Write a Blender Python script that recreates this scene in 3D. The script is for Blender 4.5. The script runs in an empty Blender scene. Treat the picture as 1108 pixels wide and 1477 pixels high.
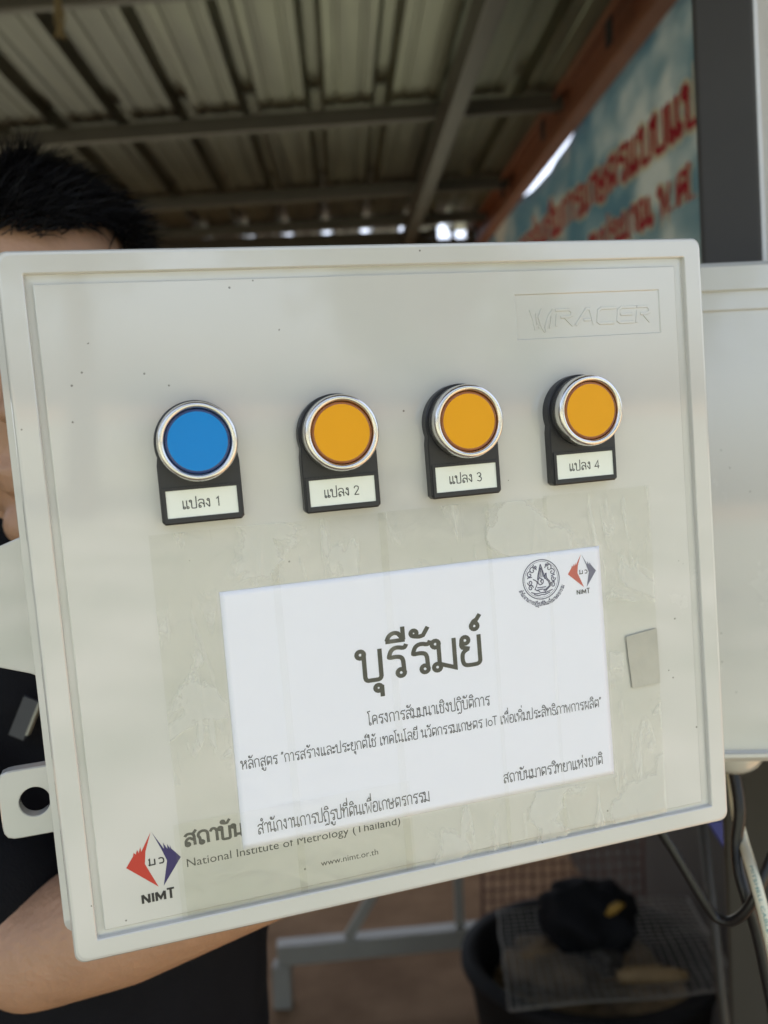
import bpy, bmesh, math, random
from mathutils import Vector, Matrix, noise
random.seed(7)
scene = bpy.context.scene
COL = scene.collection
rad = math.radians

# ------------------------------------------------------------------ camera
EYE = Vector((0, 0, 1.5)); FPX = 1250.0; CX, CY = 554.0, 738.5; ROLL = 0.038
cam_x = Vector((math.cos(ROLL), 0, -math.sin(ROLL)))
cam_y = Vector((math.sin(ROLL), 0, math.cos(ROLL)))
CAM = Matrix(((cam_x.x, cam_y.x, 0, EYE.x), (cam_x.y, cam_y.y, -1, EYE.y), (cam_x.z, cam_y.z, 0, EYE.z), (0, 0, 0, 1)))
cd = bpy.data.cameras.new('camera'); cam = bpy.data.objects.new('camera', cd); COL.objects.link(cam)
cam.matrix_world = CAM
cd.sensor_fit = 'VERTICAL'; cd.sensor_height = 36; cd.lens = 36 * FPX / 1477
cd.clip_start = 0.02; cd.clip_end = 500
cd.dof.use_dof = True; cd.dof.focus_distance = 0.356; cd.dof.aperture_fstop = 8.6
scene.camera = cam

# ------------------------------------------------------------------ light
SUN_EL, SUN_AZ = rad(70), rad(-8)          # the sun stands beyond the shed, high
wd = bpy.data.worlds.new('World'); scene.world = wd; wd.use_nodes = True
wn = wd.node_tree.nodes; wl = wd.node_tree.links
sky = wn.new('ShaderNodeTexSky'); sky.sky_type = 'NISHITA'; sky.sun_disc = False
sky.sun_elevation = SUN_EL; sky.sun_rotation = SUN_AZ; sky.dust_density = 4.0; sky.air_density = .9; sky.ozone_density = 1.5
bg = wn['Background']; bg.inputs['Strength'].default_value = 0.15
hs = wn.new('ShaderNodeHueSaturation'); hs.inputs['Saturation'].default_value = .68      # hazy white tropical sky
wl.new(sky.outputs[0], hs.inputs['Color']); wl.new(hs.outputs[0], bg.inputs['Color'])
sd = bpy.data.lights.new('sun', 'SUN'); sd.energy = 4.0; sd.angle = rad(0.5); sd.color = (1, .95, .86)
sun = bpy.data.objects.new('sun', sd); COL.objects.link(sun)
sdir = Vector((math.sin(SUN_AZ) * math.cos(SUN_EL), math.cos(SUN_AZ) * math.cos(SUN_EL), math.sin(SUN_EL)))
sun.rotation_euler = sdir.to_track_quat('Z', 'Y').to_euler(); sun.location = (0, 0, 12)
vs = scene.view_settings
vs.view_transform = 'Standard'; vs.look = 'None'; vs.gamma = 1; vs.use_curve_mapping = False; vs.exposure = 1.68
scene.cycles.max_bounces = 8; scene.cycles.transparent_max_bounces = 16
scene.cycles.use_denoising = True

# ------------------------------------------------------------------ helpers
def ray(px, py):
    return (cam_x * ((px - CX) / FPX) + cam_y * (-(py - CY) / FPX) + Vector((0, 1, 0)))
def at(px, py, d):                       # a point at a real distance
    return EYE + ray(px, py) * d
def on_plane(px, py, p0, n):
    r = ray(px, py); return EYE + r * ((p0 - EYE).dot(n) / r.dot(n))

def mat(name, col, rough=.5, metal=0, coat=0, var=0, vscale=8, bump=0, bscale=60, spec=.5, trans=0, extra=None, sss=0):
    m = bpy.data.materials.new(name); m.use_nodes = True
    nt = m.node_tree; N = nt.nodes; L = nt.links; p = N['Principled BSDF']
    p.inputs['Base Color'].default_value = (*col, 1); p.inputs['Roughness'].default_value = rough
    p.inputs['Metallic'].default_value = metal; p.inputs['Coat Weight'].default_value = coat
    p.inputs['Specular IOR Level'].default_value = spec; p.inputs['Transmission Weight'].default_value = trans
    tc = N.new('ShaderNodeTexCoord')
    if sss:
        p.inputs['Subsurface Weight'].default_value = sss; p.inputs['Subsurface Radius'].default_value = (1, .4, .2); p.inputs['Subsurface Scale'].default_value = .006
    if var:
        nz = N.new('ShaderNodeTexNoise'); nz.inputs['Scale'].default_value = vscale; nz.inputs['Detail'].default_value = 6
        L.new(tc.outputs['Object'], nz.inputs['Vector'])
        mx = N.new('ShaderNodeMix'); mx.data_type = 'RGBA'
        mx.inputs[6].default_value = (*[c * (1 - var) for c in col], 1); mx.inputs[7].default_value = (*[min(1, c * (1 + var)) for c in col], 1)
        L.new(nz.outputs['Fac'], mx.inputs[0]); L.new(mx.outputs[2], p.inputs['Base Color'])
    if bump:
        nb = N.new('ShaderNodeTexNoise'); nb.inputs['Scale'].default_value = bscale; nb.inputs['Detail'].default_value = 4
        L.new(tc.outputs['Object'], nb.inputs['Vector'])
        b = N.new('ShaderNodeBump'); b.inputs['Strength'].default_value = bump; b.inputs['Distance'].default_value = .002
        L.new(nb.outputs['Fac'], b.inputs['Height']); L.new(b.outputs['Normal'], p.inputs['Normal'])
    return m

def ramp(N, stops):
    r = N.new('ShaderNodeValToRGB'); e = r.color_ramp.elements
    while len(e) < len(stops): e.new(.5)
    for k, (p, c) in zip(e, stops): k.position = p; k.color = (*c, 1)
    return r

class MB:
    def __init__(s): s.v = []; s.f = []; s.m = []; s.sm = []
    def add(s, vs, fs, mi=0, smooth=False):
        o = len(s.v); s.v += [tuple(v) for v in vs]
        for f in fs: s.f.append(tuple(i + o for i in f)); s.m.append(mi); s.sm.append(smooth)
    def box(s, c, size, M=None, mi=0):
        c = Vector(c); h = [x / 2 for x in size]
        vs = [c + Vector((a * h[0], b * h[1], d * h[2])) for a in (-1, 1) for b in (-1, 1) for d in (-1, 1)]
        if M: vs = [M @ v for v in vs]
        s.add(vs, [(0, 1, 3, 2), (4, 6, 7, 5), (0, 4, 5, 1), (2, 3, 7, 6), (0, 2, 6, 4), (1, 5, 7, 3)], mi)
    def bar(s, a, b, w, h=None, up=(0, 0, 1), mi=0):
        a = Vector(a); b = Vector(b); d = (b - a).normalized(); u = Vector(up)
        if abs(d.dot(u)) > .99: u = Vector((1, 0, 0))
        x = d.cross(u).normalized() * (w / 2); y = d.cross(x).normalized() * ((h or w) / 2)
        vs = [p + i * x + j * y for p in (a, b) for i, j in ((-1, -1), (1, -1), (1, 1), (-1, 1))]
        s.add(vs, [(3, 2, 1, 0), (4, 5, 6, 7), (0, 1, 5, 4), (1, 2, 6, 5), (2, 3, 7, 6), (3, 0, 4, 7)], mi)
    def loft(s, loops, cap0=True, cap1=True, mi=0, smooth=False):
        n = len(loops[0]); vs = [p for l in loops for p in l]; fs = []
        for k in range(len(loops) - 1):
            for i in range(n):
                j = (i + 1) % n; fs.append((k * n + i, k * n + j, (k + 1) * n + j, (k + 1) * n + i))
        if cap0: fs.append(tuple(range(n))[::-1])
        if cap1: fs.append(tuple((len(loops) - 1) * n + i for i in range(n)))
        s.add(vs, fs, mi, smooth)
    def tube(s, pts, r, n=10, mi=0, smooth=True):
        pts = [Vector(p) for p in pts]; loops = []; u = None
        for i, p in enumerate(pts):
            d = (pts[min(i + 1, len(pts) - 1)] - pts[max(i - 1, 0)]).normalized()
            if u is None: u = d.orthogonal().normalized()
            u = (u - d * u.dot(d)).normalized(); w = d.cross(u); rr = r[i] if isinstance(r, (list, tuple)) else r
            loops.append([p + (u * math.cos(a) + w * math.sin(a)) * rr for a in [2 * math.pi * k / n for k in range(n)]])
        s.loft(loops, mi=mi, smooth=smooth)
    def lathe(s, prof, c=(0, 0), n=64, mi=0, z0=0, smooth=True, cap=True):
        loops = [[Vector((c[0] + r * math.cos(2 * math.pi * k / n), c[1] + r * math.sin(2 * math.pi * k / n), z + z0)) for k in range(n)] for r, z in prof]
        s.loft(loops, cap, cap, mi, smooth)
    def build(s, name, mats, parent=None, M=None, bevel=0, autos=None):
        me = bpy.data.meshes.new(name); me.from_pydata(s.v, [], s.f)
        for m in (mats if isinstance(mats, (list, tuple)) else [mats]): me.materials.append(m)
        me.polygons.foreach_set('material_index', s.m); me.polygons.foreach_set('use_smooth', s.sm)
        bm = bmesh.new(); bm.from_mesh(me)
        if bevel is not None: bmesh.ops.recalc_face_normals(bm, faces=bm.faces)
        bm.to_mesh(me); bm.free(); me.update()
        o = bpy.data.objects.new(name, me); COL.objects.link(o)
        if parent: o.parent = parent
        if M: o.matrix_local = M
        if bevel:
            b = o.modifiers.new('bevel', 'BEVEL'); b.width = bevel; b.segments = 2; b.limit_method = 'ANGLE'; b.angle_limit = rad(40)
        return o

def tag(o, label=None, cat=None, group=None, kind=None):
    if label: o['label'] = label
    if cat: o['category'] = cat
    if group: o['group'] = group
    if kind: o['kind'] = kind
    return o
def empty(name, M):
    o = bpy.data.objects.new(name, None); COL.objects.link(o); o.empty_display_size = .05
    o.matrix_world = M if isinstance(M, Matrix) else Matrix.Translation(M); return o
def local(parent, p): return parent.matrix_world.inverted() @ Vector(p)

def rrect(x0, y0, x1, y1, r, z, n=5):
    out = []
    for cx, cy, a0 in ((x1 - r, y1 - r, 0), (x0 + r, y1 - r, 90), (x0 + r, y0 + r, 180), (x1 - r, y0 + r, 270)):
        for k in range(n + 1):
            a = rad(a0 + 90 * k / n); out.append(Vector((cx + r * math.cos(a), cy + r * math.sin(a), z)))
    return out

# ---- lettering drawn with strokes (looped Thai letter forms, cap height 1)
def R_(x, y, r=.115): return ('r', x, y, r)
def S_(*p): return ('s', p)
def L_(*p): return ('l', p)
G = {
 'ก': (.82, [S_((.16, 0), (.16, .48), (.05, .62), (.12, .88), (.4, 1), (.66, .88), (.68, .6), (.68, 0))]),
 'ข': (.78, [R_(.2, .86), S_((.1, .88), (.1, .68), (.22, .55), (.16, .4), (.16, .02), (.4, 0), (.64, .02), (.64, 1))]),
 'ค': (.84, [R_(.42, .5), S_((.33, .45), (.18, .25), (.16, 0)), S_((.16, 0), (.12, .6), (.16, .9), (.42, 1), (.68, .9), (.7, .6), (.7, 0))]),
 'ง': (.66, [R_(.32, .88), S_((.42, .9), (.44, .5), (.44, .05), (.34, .05), (.04, .5))]),
 'ช': (.8, [R_(.2, .86), S_((.1, .88), (.1, .68), (.22, .55), (.16, .4), (.16, .02), (.4, 0), (.62, .02), (.62, .55), (.5, .75), (.62, .85), (.74, 1.08))]),
 'ด': (.84, [R_(.36, .34), S_((.3, .25), (.2, .12), (.16, 0)), S_((.16, 0), (.12, .6), (.16, .9), (.42, 1), (.68, .9), (.7, .6), (.7, 0))]),
 'ต': (.84, [R_(.36, .34), S_((.3, .25), (.2, .12), (.16, 0)), S_((.16, 0), (.1, .6), (.14, .9), (.28, 1), (.42, .86), (.56, 1), (.68, .9), (.7, .6), (.7, 0))]),
 'ถ': (.82, [R_(.28, .11), S_((.18, .11), (.18, .48), (.06, .62), (.12, .88), (.4, 1), (.66, .88), (.7, .6), (.7, 0))]),
 'ภ': (.86, [R_(.12, .11), S_((.22, .11), (.22, .48), (.08, .62), (.14, .88), (.42, 1), (.68, .88), (.72, .6), (.72, 0))]),
 'ท': (.86, [R_(.1, .88), L_((.2, .9), (.2, 0)), S_((.2, .4), (.34, .8), (.52, 1), (.7, .92), (.72, .6), (.72, 0))]),
 'ธ': (.74, [S_((.62, 1.02), (.46, .92), (.24, .98), (.1, .82), (.1, .62), (.4, .62), (.6, .55), (.62, .2), (.56, .02), (.3, 0), (.1, .04), (.1, .3))]),
 'น': (.9, [R_(.1, .88), L_((.2, .9), (.2, 0)), S_((.2, .06), (.36, .34), (.54, .2)), R_(.72, .11), L_((.62, .1), (.62, 1))]),
 'บ': (.84, [R_(.1, .88), S_((.2, .9), (.2, .3), (.2, 0), (.44, 0), (.7, 0), (.7, .3), (.7, 1))]),
 'ป': (.84, [R_(.1, .88), S_((.2, .9), (.2, .3), (.2, 0), (.44, 0), (.7, 0), (.7, .3), (.7, 1.42))]),
 'ผ': (.86, [R_(.26, .88), L_((.16, .9), (.16, 0), (.44, .5), (.72, 0), (.72, 1))]),
 'พ': (.96, [R_(.1, .88), L_((.2, .9), (.26, 0), (.5, .66), (.74, 0), (.82, 1))]),
 'ฟ': (.96, [R_(.1, .88), L_((.2, .9), (.26, 0), (.5, .66), (.74, 0), (.82, 1.4))]),
 'ม': (.84, [R_(.1, .88), L_((.2, .9), (.2, .15)), R_(.12, .1), L_((.2, .2), (.7, .0), (.7, 1))]),
 'ย': (.82, [R_(.22, .86), S_((.12, .88), (.08, .7), (.16, .58), (.36, .56)), S_((.3, .56), (.12, .46), (.1, .2), (.16, .02), (.4, 0), (.68, .02), (.68, .3), (.68, 1))]),
 'ร': (.76, [S_((.7, 1.03), (.64, .9), (.4, .97), (.22, .9), (.14, .7), (.14, .64), (.38, .66), (.56, .6), (.58, .3), (.58, .12)), R_(.48, .11)]),
 'ล': (.84, [R_(.24, .12), S_((.14, .12), (.12, .4), (.3, .6), (.5, .56), (.7, .36)), S_((.08, .8), (.2, .98), (.42, 1), (.64, .94), (.7, .7), (.7, 0))]),
 'ว': (.68, [S_((.06, .8), (.16, .98), (.34, 1), (.52, .9), (.54, .6), (.54, .1)), R_(.44, .11)]),
 'ศ': (.88, [R_(.42, .5), S_((.33, .45), (.18, .25), (.16, 0)), S_((.16, 0), (.12, .6), (.16, .88), (.42, .98), (.64, .9), (.7, .6), (.7, 0)), S_((.6, .88), (.78, .98), (.84, 1.15))]),
 'ษ': (.96, [R_(.1, .88), S_((.2, .9), (.2, .3), (.2, 0), (.44, 0), (.7, 0), (.7, .3), (.7, 1)), R_(.48, .5, .09), S_((.48, .6), (.7, .5), (.92, .7))]),
 'ส': (.86, [R_(.24, .12), S_((.14, .12), (.12, .4), (.3, .6), (.5, .56), (.7, .36)), S_((.08, .74), (.2, .9), (.42, .93), (.62, .86), (.7, .6), (.7, 0)), S_((.52, .86), (.74, .96), (.82, 1.16))]),
 'ห': (.92, [R_(.1, .88), L_((.2, .9), (.2, 0)), S_((.2, .3), (.44, .66), (.62, .76)), R_(.64, .86), S_((.6, .76), (.72, .6), (.72, .3), (.72, 0))]),
 'อ': (.8, [R_(.22, .56), S_((.12, .6), (.1, .2), (.16, .02), (.4, 0), (.62, .02), (.68, .3), (.68, .7), (.6, .96), (.38, 1), (.16, .96), (.08, .8))]),
 'ณ': (1.1, [R_(.28, .11), S_((.18, .11), (.18, .48), (.06, .62), (.12, .88), (.34, 1), (.5, .88), (.54, .6), (.54, 0)), S_((.54, .06), (.64, .3), (.78, .2)), R_(.94, .11), L_((.84, .1), (.84, 1))]),
 'ฏ': (.84, [S_((.16, .0), (.16, .48), (.05, .62), (.12, .88), (.4, 1), (.66, .88), (.7, .6), (.7, -.3), (.5, -.42), (.4, -.25), (.3, -.42), (.14, -.4)), R_(.22, .06, .08)]),
 'ญ': (1.1, []),
 'ะ': (.5, [R_(.12, .68, .09), S_((.12, .6), (.3, .58), (.4, .8)), R_(.12, .18, .09), S_((.12, .1), (.3, .08), (.4, .3))]),
 'า': (.6, [S_((.04, .78), (.14, .98), (.3, 1), (.44, .88), (.46, .6), (.46, 0))]),
 'เ': (.44, [S_((.12, 1), (.12, .5), (.12, .1)), R_(.22, .11)]),
 'แ': (.82, [S_((.12, 1), (.12, .5), (.12, .1)), R_(.22, .11), S_((.5, 1), (.5, .5), (.5, .1)), R_(.6, .11)]),
 'โ': (.5, [S_((.4, 1.5), (.22, 1.42), (.02, 1.46), (.1, 1.28), (.2, 1.24), (.2, .8), (.2, .1)), R_(.3, .11)]),
 'ใ': (.5, [R_(.14, 1.3, .1), S_((.06, 1.36), (.1, 1.54), (.26, 1.5), (.28, 1.2), (.24, .9), (.24, .1)), R_(.34, .11)]),
 ' ': (.45, []), '.': (.34, [L_((.1, 0), (.1, .1))]), 
 'I': (.36, [L_((.12, 0), (.12, 1.02))]), 'o': (.74, [('r', .34, .38, .32)]), 'T': (.74, [L_((0, 1.12), (.68, 1.12)), L_((.34, 1.06), (.34, 0))]),
 '“': (.4, [L_((.04, .95), (.12, 1.25)), L_((.2, .95), (.28, 1.25))]), '”': (.4, [L_((.04, .95), (.12, 1.25)), L_((.2, .95), (.28, 1.25))]),
 'N': (.9, [L_((.08, 0), (.08, 1)), L_((.08, 1), (.68, 0)), L_((.68, 0), (.68, 1))]), 'M': (1.06, [L_((.08, 0), (.08, 1)), L_((.08, 1), (.46, .25), (.84, 1)), L_((.84, 1), (.84, 0))]),
 '1': (.6, [L_((.1, .9), (.32, 1.12), (.32, 0))]),
 '2': (.74, [S_((.06, .85), (.12, 1.08), (.32, 1.14), (.56, 1.05), (.58, .78), (.42, .5), (.06, .03)), L_((.05, .04), (.62, .04))]),
 '3': (.74, [S_((.06, .95), (.2, 1.12), (.44, 1.12), (.58, .9), (.5, .66), (.26, .6)), S_((.26, .6), (.52, .56), (.62, .3), (.5, .04), (.24, .0), (.04, .15))]),
 '4': (.78, [L_((.5, 0), (.5, 1.1), (.04, .3), (.68, .3))]),
 '5': (.74, [L_((.56, 1.1), (.14, 1.1), (.1, .6)), S_((.1, .6), (.36, .7), (.6, .5), (.56, .1), (.3, 0), (.05, .1))]),
}
MK = {
 'ั': ('u', [R_(-.42, 1.34, .095), S_((-.42, 1.24), (-.24, 1.2), (-.06, 1.26), (.04, 1.5))]),
 'ิ': ('u', [S_((-.52, 1.2), (-.44, 1.38), (-.26, 1.46), (-.06, 1.38), (0, 1.2)), L_((-.56, 1.18), (.05, 1.18))]),
 'ี': ('u', [S_((-.52, 1.2), (-.44, 1.38), (-.26, 1.46), (-.08, 1.38), (0, 1.2)), L_((-.56, 1.18), (0.05, 1.18)), L_((0, 1.18), (0, 1.62))]),
 'ื': ('u', [S_((-.52, 1.2), (-.44, 1.38), (-.26, 1.44), (-.08, 1.36), (0, 1.2)), L_((-.56, 1.18), (0.05, 1.18)), L_((0, 1.18), (0, 1.6)), L_((-.2, 1.36), (-.2, 1.6))]),
 '่': ('t', [L_((-.02, 1.2), (-.02, 1.5))]),
 '้': ('t', [R_(-.38, 1.42, .085), S_((-.3, 1.38), (-.3, 1.24), (-.14, 1.28), (.02, 1.54))]),
 '์': ('t', [R_(-.12, 1.3, .11), S_((-.22, 1.32), (-.14, 1.48), (.0, 1.5), (.08, 1.68))]),
 '็': ('t', [S_((-.4, 1.2), (-.4, 1.4), (-.1, 1.4), (0, 1.5))]),
 'ุ': ('d', [R_(-.12, -.28, .1), L_((-.01, -.2), (-.01, -.58))]),
 'ู': ('d', [R_(-.44, -.28, .09), S_((-.35, -.25), (-.34, -.5), (-.17, -.54), (0, -.5), (0, -.2))]),
 'ํ': ('u', [R_(-.1, 1.36, .11)]),
}
def chaikin(p, it=2):
    p = [Vector(q) for q in p]
    if len(p) < 3: return p
    for _ in range(it):
        q = [p[0]]
        for a, b in zip(p, p[1:]): q += [a * .75 + b * .25, a * .25 + b * .75]
        q[1:2] = []; q[-2:-1] = []
        p = q[:1] + q[1:-1] + [p[-1]]
    return p
def strokes(text):                       # -> list of (kind, data) in letter units, total advance
    x = 0; out = []; last = 0; up = False; tall = False
    text = text.replace('ำ', 'ํา')
    for ch in text:
        if ch in MK:
            k, items = MK[ch]; dy = .42 if (k == 't' and up) else 0; dx = -.14 if (tall and k != 'd') else 0
            if k == 'd' and hasd: dy = -.3
            if k == 'u': up = True
            ox, oy = last + dx, dy
        else:
            adv, items = G[ch]; ox, oy = x, 0
            if ch not in 'าะ': last = x + adv - .14
            x += adv; up = False; tall = ch in 'ปฟ'; hasd = ch == 'ฏ'
        for it in items:
            if it[0] == 'r': out.append(('r', (it[1] + ox, it[2] + oy, it[3])))
            elif it[0] == 's': out.append(('p', [(p[0] + ox, p[1] + oy) for p in chaikin(it[1])]))
            else: out.append(('p', [(p[0] + ox, p[1] + oy) for p in it[1]]))
    return out, x
def ribbon(mb, pts, w, f, mi, lift):     # flat mitred stroke; f(x, y, lift) -> 3D
    P = [Vector((p[0], p[1])) for p in pts]; P = [p for i, p in enumerate(P) if i == 0 or (p - P[i - 1]).length > 1e-6]
    A = []; n = len(P)
    for i, p in enumerate(P):
        d0 = (P[i] - P[i - 1]).normalized() if i > 0 else None; d1 = (P[i + 1] - P[i]).normalized() if i < n - 1 else None
        a = d0 or d1; b = d1 or d0; t = a + b
        t = t.normalized() if t.length > 1e-3 else a
        nr = Vector((-t.y, t.x)); c = max(.45, nr.dot(Vector((-a.y, a.x)))); o = nr * (w / 2 / c)
        A.append((p + o, p - o))
    vs = [f(q.x, q.y, lift) for ab in A for q in ab]
    mb.add(vs, [(2 * i + 1, 2 * i + 3, 2 * i + 2, 2 * i) for i in range(n - 1)], mi)
def ring(mb, cx, cy, r, w, f, mi, lift, n=14):
    vs = []
    for k in range(n):
        a = 2 * math.pi * k / n
        for rr in (max(r - w / 2, .001), r + w / 2): vs.append(f(cx + rr * math.cos(a), cy + rr * math.sin(a), lift))
    mb.add(vs, [(2 * k, 2 * k + 1, 2 * ((k + 1) % n) + 1, 2 * ((k + 1) % n)) for k in range(n)], mi)
def letter(mb, text, f, x0, y0, h, w=.13, width=None, mi=0, lift=.00005, step=4e-6):
    st, adv = strokes(text); sx = (width / adv) if width else h
    g = lambda x, y, l: f(x0 + x * sx, y0 + y * h, l)
    for i, (k, d) in enumerate(st):
        l = lift + step * (i % 6)
        if k == 'r': ring(mb, d[0], d[1], d[2], w, g, mi, l)
        else: ribbon(mb, d, w, g, mi, l)
    return sx * adv
def latin(mb, text, f, x0, y0, width, h, mi=0, lift=.00005, bold=0):   # built-in face, fitted to width and height
    cu = bpy.data.curves.new('lettering', 'FONT'); cu.body = text; cu.offset = bold; cu.resolution_u = 3
    o = bpy.data.objects.new('lettering', cu); COL.objects.link(o)
    bpy.context.view_layer.update()
    me = o.evaluated_get(bpy.context.evaluated_depsgraph_get()).to_mesh()
    co = [v.co.copy() for v in me.vertices]; fs = [tuple(p.vertices) for p in me.polygons]
    o.to_mesh_clear() if False else None
    xs = [c.x for c in co]; lo, hi = min(xs), max(xs); sx = width / (hi - lo); sy = h / .7
    mb.add([f(x0 + (c.x - lo) * sx, y0 + c.y * sy, lift) for c in co], fs, mi)
    bpy.data.objects.remove(o); bpy.data.curves.remove(cu)

# ------------------------------------------------------------------ materials
def plastic(name, col, rough=.3):
    m = mat(name, col, rough, var=.03, vscale=14, bump=.02, bscale=300, coat=1); m.node_tree.nodes['Principled BSDF'].inputs['Coat Roughness'].default_value = .06; m.node_tree.nodes['Principled BSDF'].inputs['Coat IOR'].default_value = 1.65; N = m.node_tree.nodes; L = m.node_tree.links; p = N['Principled BSDF']
    tc = [n for n in N if n.type == 'TEX_COORD'][0]
    base = p.inputs['Base Color'].links[0].from_socket
    v = N.new('ShaderNodeTexVoronoi'); v.inputs['Scale'].default_value = 150; L.new(tc.outputs['Object'], v.inputs['Vector'])
    lt = N.new('ShaderNodeMath'); lt.operation = 'LESS_THAN'; lt.inputs[1].default_value = .066; L.new(v.outputs['Distance'], lt.inputs[0])
    n2 = N.new('ShaderNodeTexNoise'); n2.inputs['Scale'].default_value = 22; n2.inputs['Detail'].default_value = 2; L.new(tc.outputs['Object'], n2.inputs['Vector'])
    g = N.new('ShaderNodeMath'); g.operation = 'GREATER_THAN'; g.inputs[1].default_value = .575; L.new(n2.outputs['Fac'], g.inputs[0])
    mu = N.new('ShaderNodeMath'); mu.operation = 'MULTIPLY'; L.new(lt.outputs[0], mu.inputs[0]); L.new(g.outputs[0], mu.inputs[1])
    m2 = N.new('ShaderNodeMath'); m2.operation = 'MULTIPLY'; m2.inputs[1].default_value = .75; L.new(mu.outputs[0], m2.inputs[0])
    mx = N.new('ShaderNodeMix'); mx.data_type = 'RGBA'; mx.inputs[7].default_value = (.09, .08, .06, 1)
    L.new(m2.outputs[0], mx.inputs[0]); L.new(base, mx.inputs[6]); L.new(mx.outputs[2], p.inputs['Base Color'])
    # smudges change the gloss
    n3 = N.new('ShaderNodeTexNoise'); n3.inputs['Scale'].default_value = 11; n3.inputs['Detail'].default_value = 8; n3.inputs['Roughness'].default_value = .65; L.new(tc.outputs['Object'], n3.inputs['Vector'])
    mr = N.new('ShaderNodeMapRange'); mr.interpolation_type = 'SMOOTHSTEP'; mr.inputs[1].default_value = .15; mr.inputs[2].default_value = .85; mr.inputs[3].default_value = rough - .1; mr.inputs[4].default_value = rough + .12
    L.new(n3.outputs['Fac'], mr.inputs[0]); L.new(mr.outputs[0], p.inputs['Roughness'])
    return m
M_box = plastic('box_plastic', (.56, .55, .508), .18)
M_box2 = plastic('second_box_plastic', (.56, .555, .512), .22)
M_black = mat('black_plastic', (.022, .022, .024), .45, bump=.05, bscale=900)
M_dark = mat('dark_gap', (.012, .012, .012), .8)
M_chrome = mat('satin_metal', (.72, .70, .66), .22, metal=1, var=.06, vscale=60)
M_blue = mat('blue_lens', (.002, .22, .60), .35, spec=.3)
M_blue_rim = mat('blue_lens_rim', (.002, .025, .13), .15, coat=.5)
M_orange = mat('orange_lens', (.78, .35, .004), .35, spec=.3)
M_orange_rim = mat('orange_lens_rim', (.28, .075, .004), .15, coat=.5)
M_card = mat('legend_card', (.80, .83, .74), .35, var=.05, vscale=90)
M_ink = mat('ink', (.022, .021, .02), .5)
M_ink_soft = mat('ink_grey', (.05, .05, .06), .5)
M_ink_big = mat('ink_worn', (.028, .028, .019), .5, var=.7, vscale=120)
M_ink_em = mat('ink_emblem', (.06, .06, .12), .5)
M_red = mat('logo_red', (.50, .035, .02), .4)
M_navy = mat('logo_navy', (.03, .02, .11), .4)
M_red2 = mat('paper_logo_red', (.52, .10, .07), .5)
M_navy2 = mat('paper_logo_grey', (.13, .13, .2), .5)
M_paper = mat('paper', (.83, .84, .90), .5, var=.015, vscale=25)
M_skin = mat('skin', (.41, .235, .145), .48, var=.22, vscale=45, bump=.55, bscale=230, sss=.12)
M_hair = mat('hair', (.006, .005, .005), .6, spec=.25)
M_shirt = mat('black_cloth', (.008, .008, .010), .9, spec=.15, var=.2, vscale=50, bump=.3, bscale=700)
M_trouser = mat('trouser_cloth', (.010, .010, .012), .9, spec=.15)
M_post = mat('grey_paint', (.042, .037, .029), .5, metal=.0, var=.15, vscale=18, bump=.08, bscale=90)
M_post_lit = mat('post_lit_side', (.55, .54, .50), .4, metal=.3, var=.15, vscale=30)  # right side of the post: daylight on that face put into the colour
M_beam = mat('red_lead_paint', (.23, .085, .042), .55, var=.25, vscale=9)
M_purlin = mat('galvanised_purlin', (.09, .08, .065), .5, metal=.4, var=.2, vscale=6)
M_white_steel = mat('white_painted_steel', (.31, .30, .245), .5, var=.12, vscale=12)
M_rust = mat('rusty_wire', (.15, .07, .05), .7, metal=.2, var=.3, vscale=30)
M_wire = mat('grey_wire', (.22, .20, .165), .5, metal=.5, var=.3, vscale=20)
M_tub = mat('black_tub', (.012, .011, .010), .75, spec=.2)
M_cable = mat('black_cable', (.010, .010, .011), .35, bump=.1, bscale=400)
M_cream = mat('cream_cable', (.72, .70, .54), .4)
M_teal = mat('cable_print', (.03, .22, .22), .5)
M_wood = mat('wood', (.20, .13, .055), .7, var=.3, vscale=40)
M_straw = mat('straw', (.20, .145, .07), .9, var=.3, vscale=90)
M_fill = mat('brown_husk', (.21, .145, .07), .95, var=.5, vscale=40, bump=.6, bscale=120)
M_wall = mat('wall_boards', (.10, .085, .065), .9, var=.3, vscale=4)
M_blueplastic = mat('blue_plastic', (.01, .02, .20), .4, var=.2, vscale=30)
M_leaf = mat('leaf', (.06, .10, .03), .6, var=.35, vscale=2)
M_bark = mat('bark', (.10, .07, .05), .9)

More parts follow.
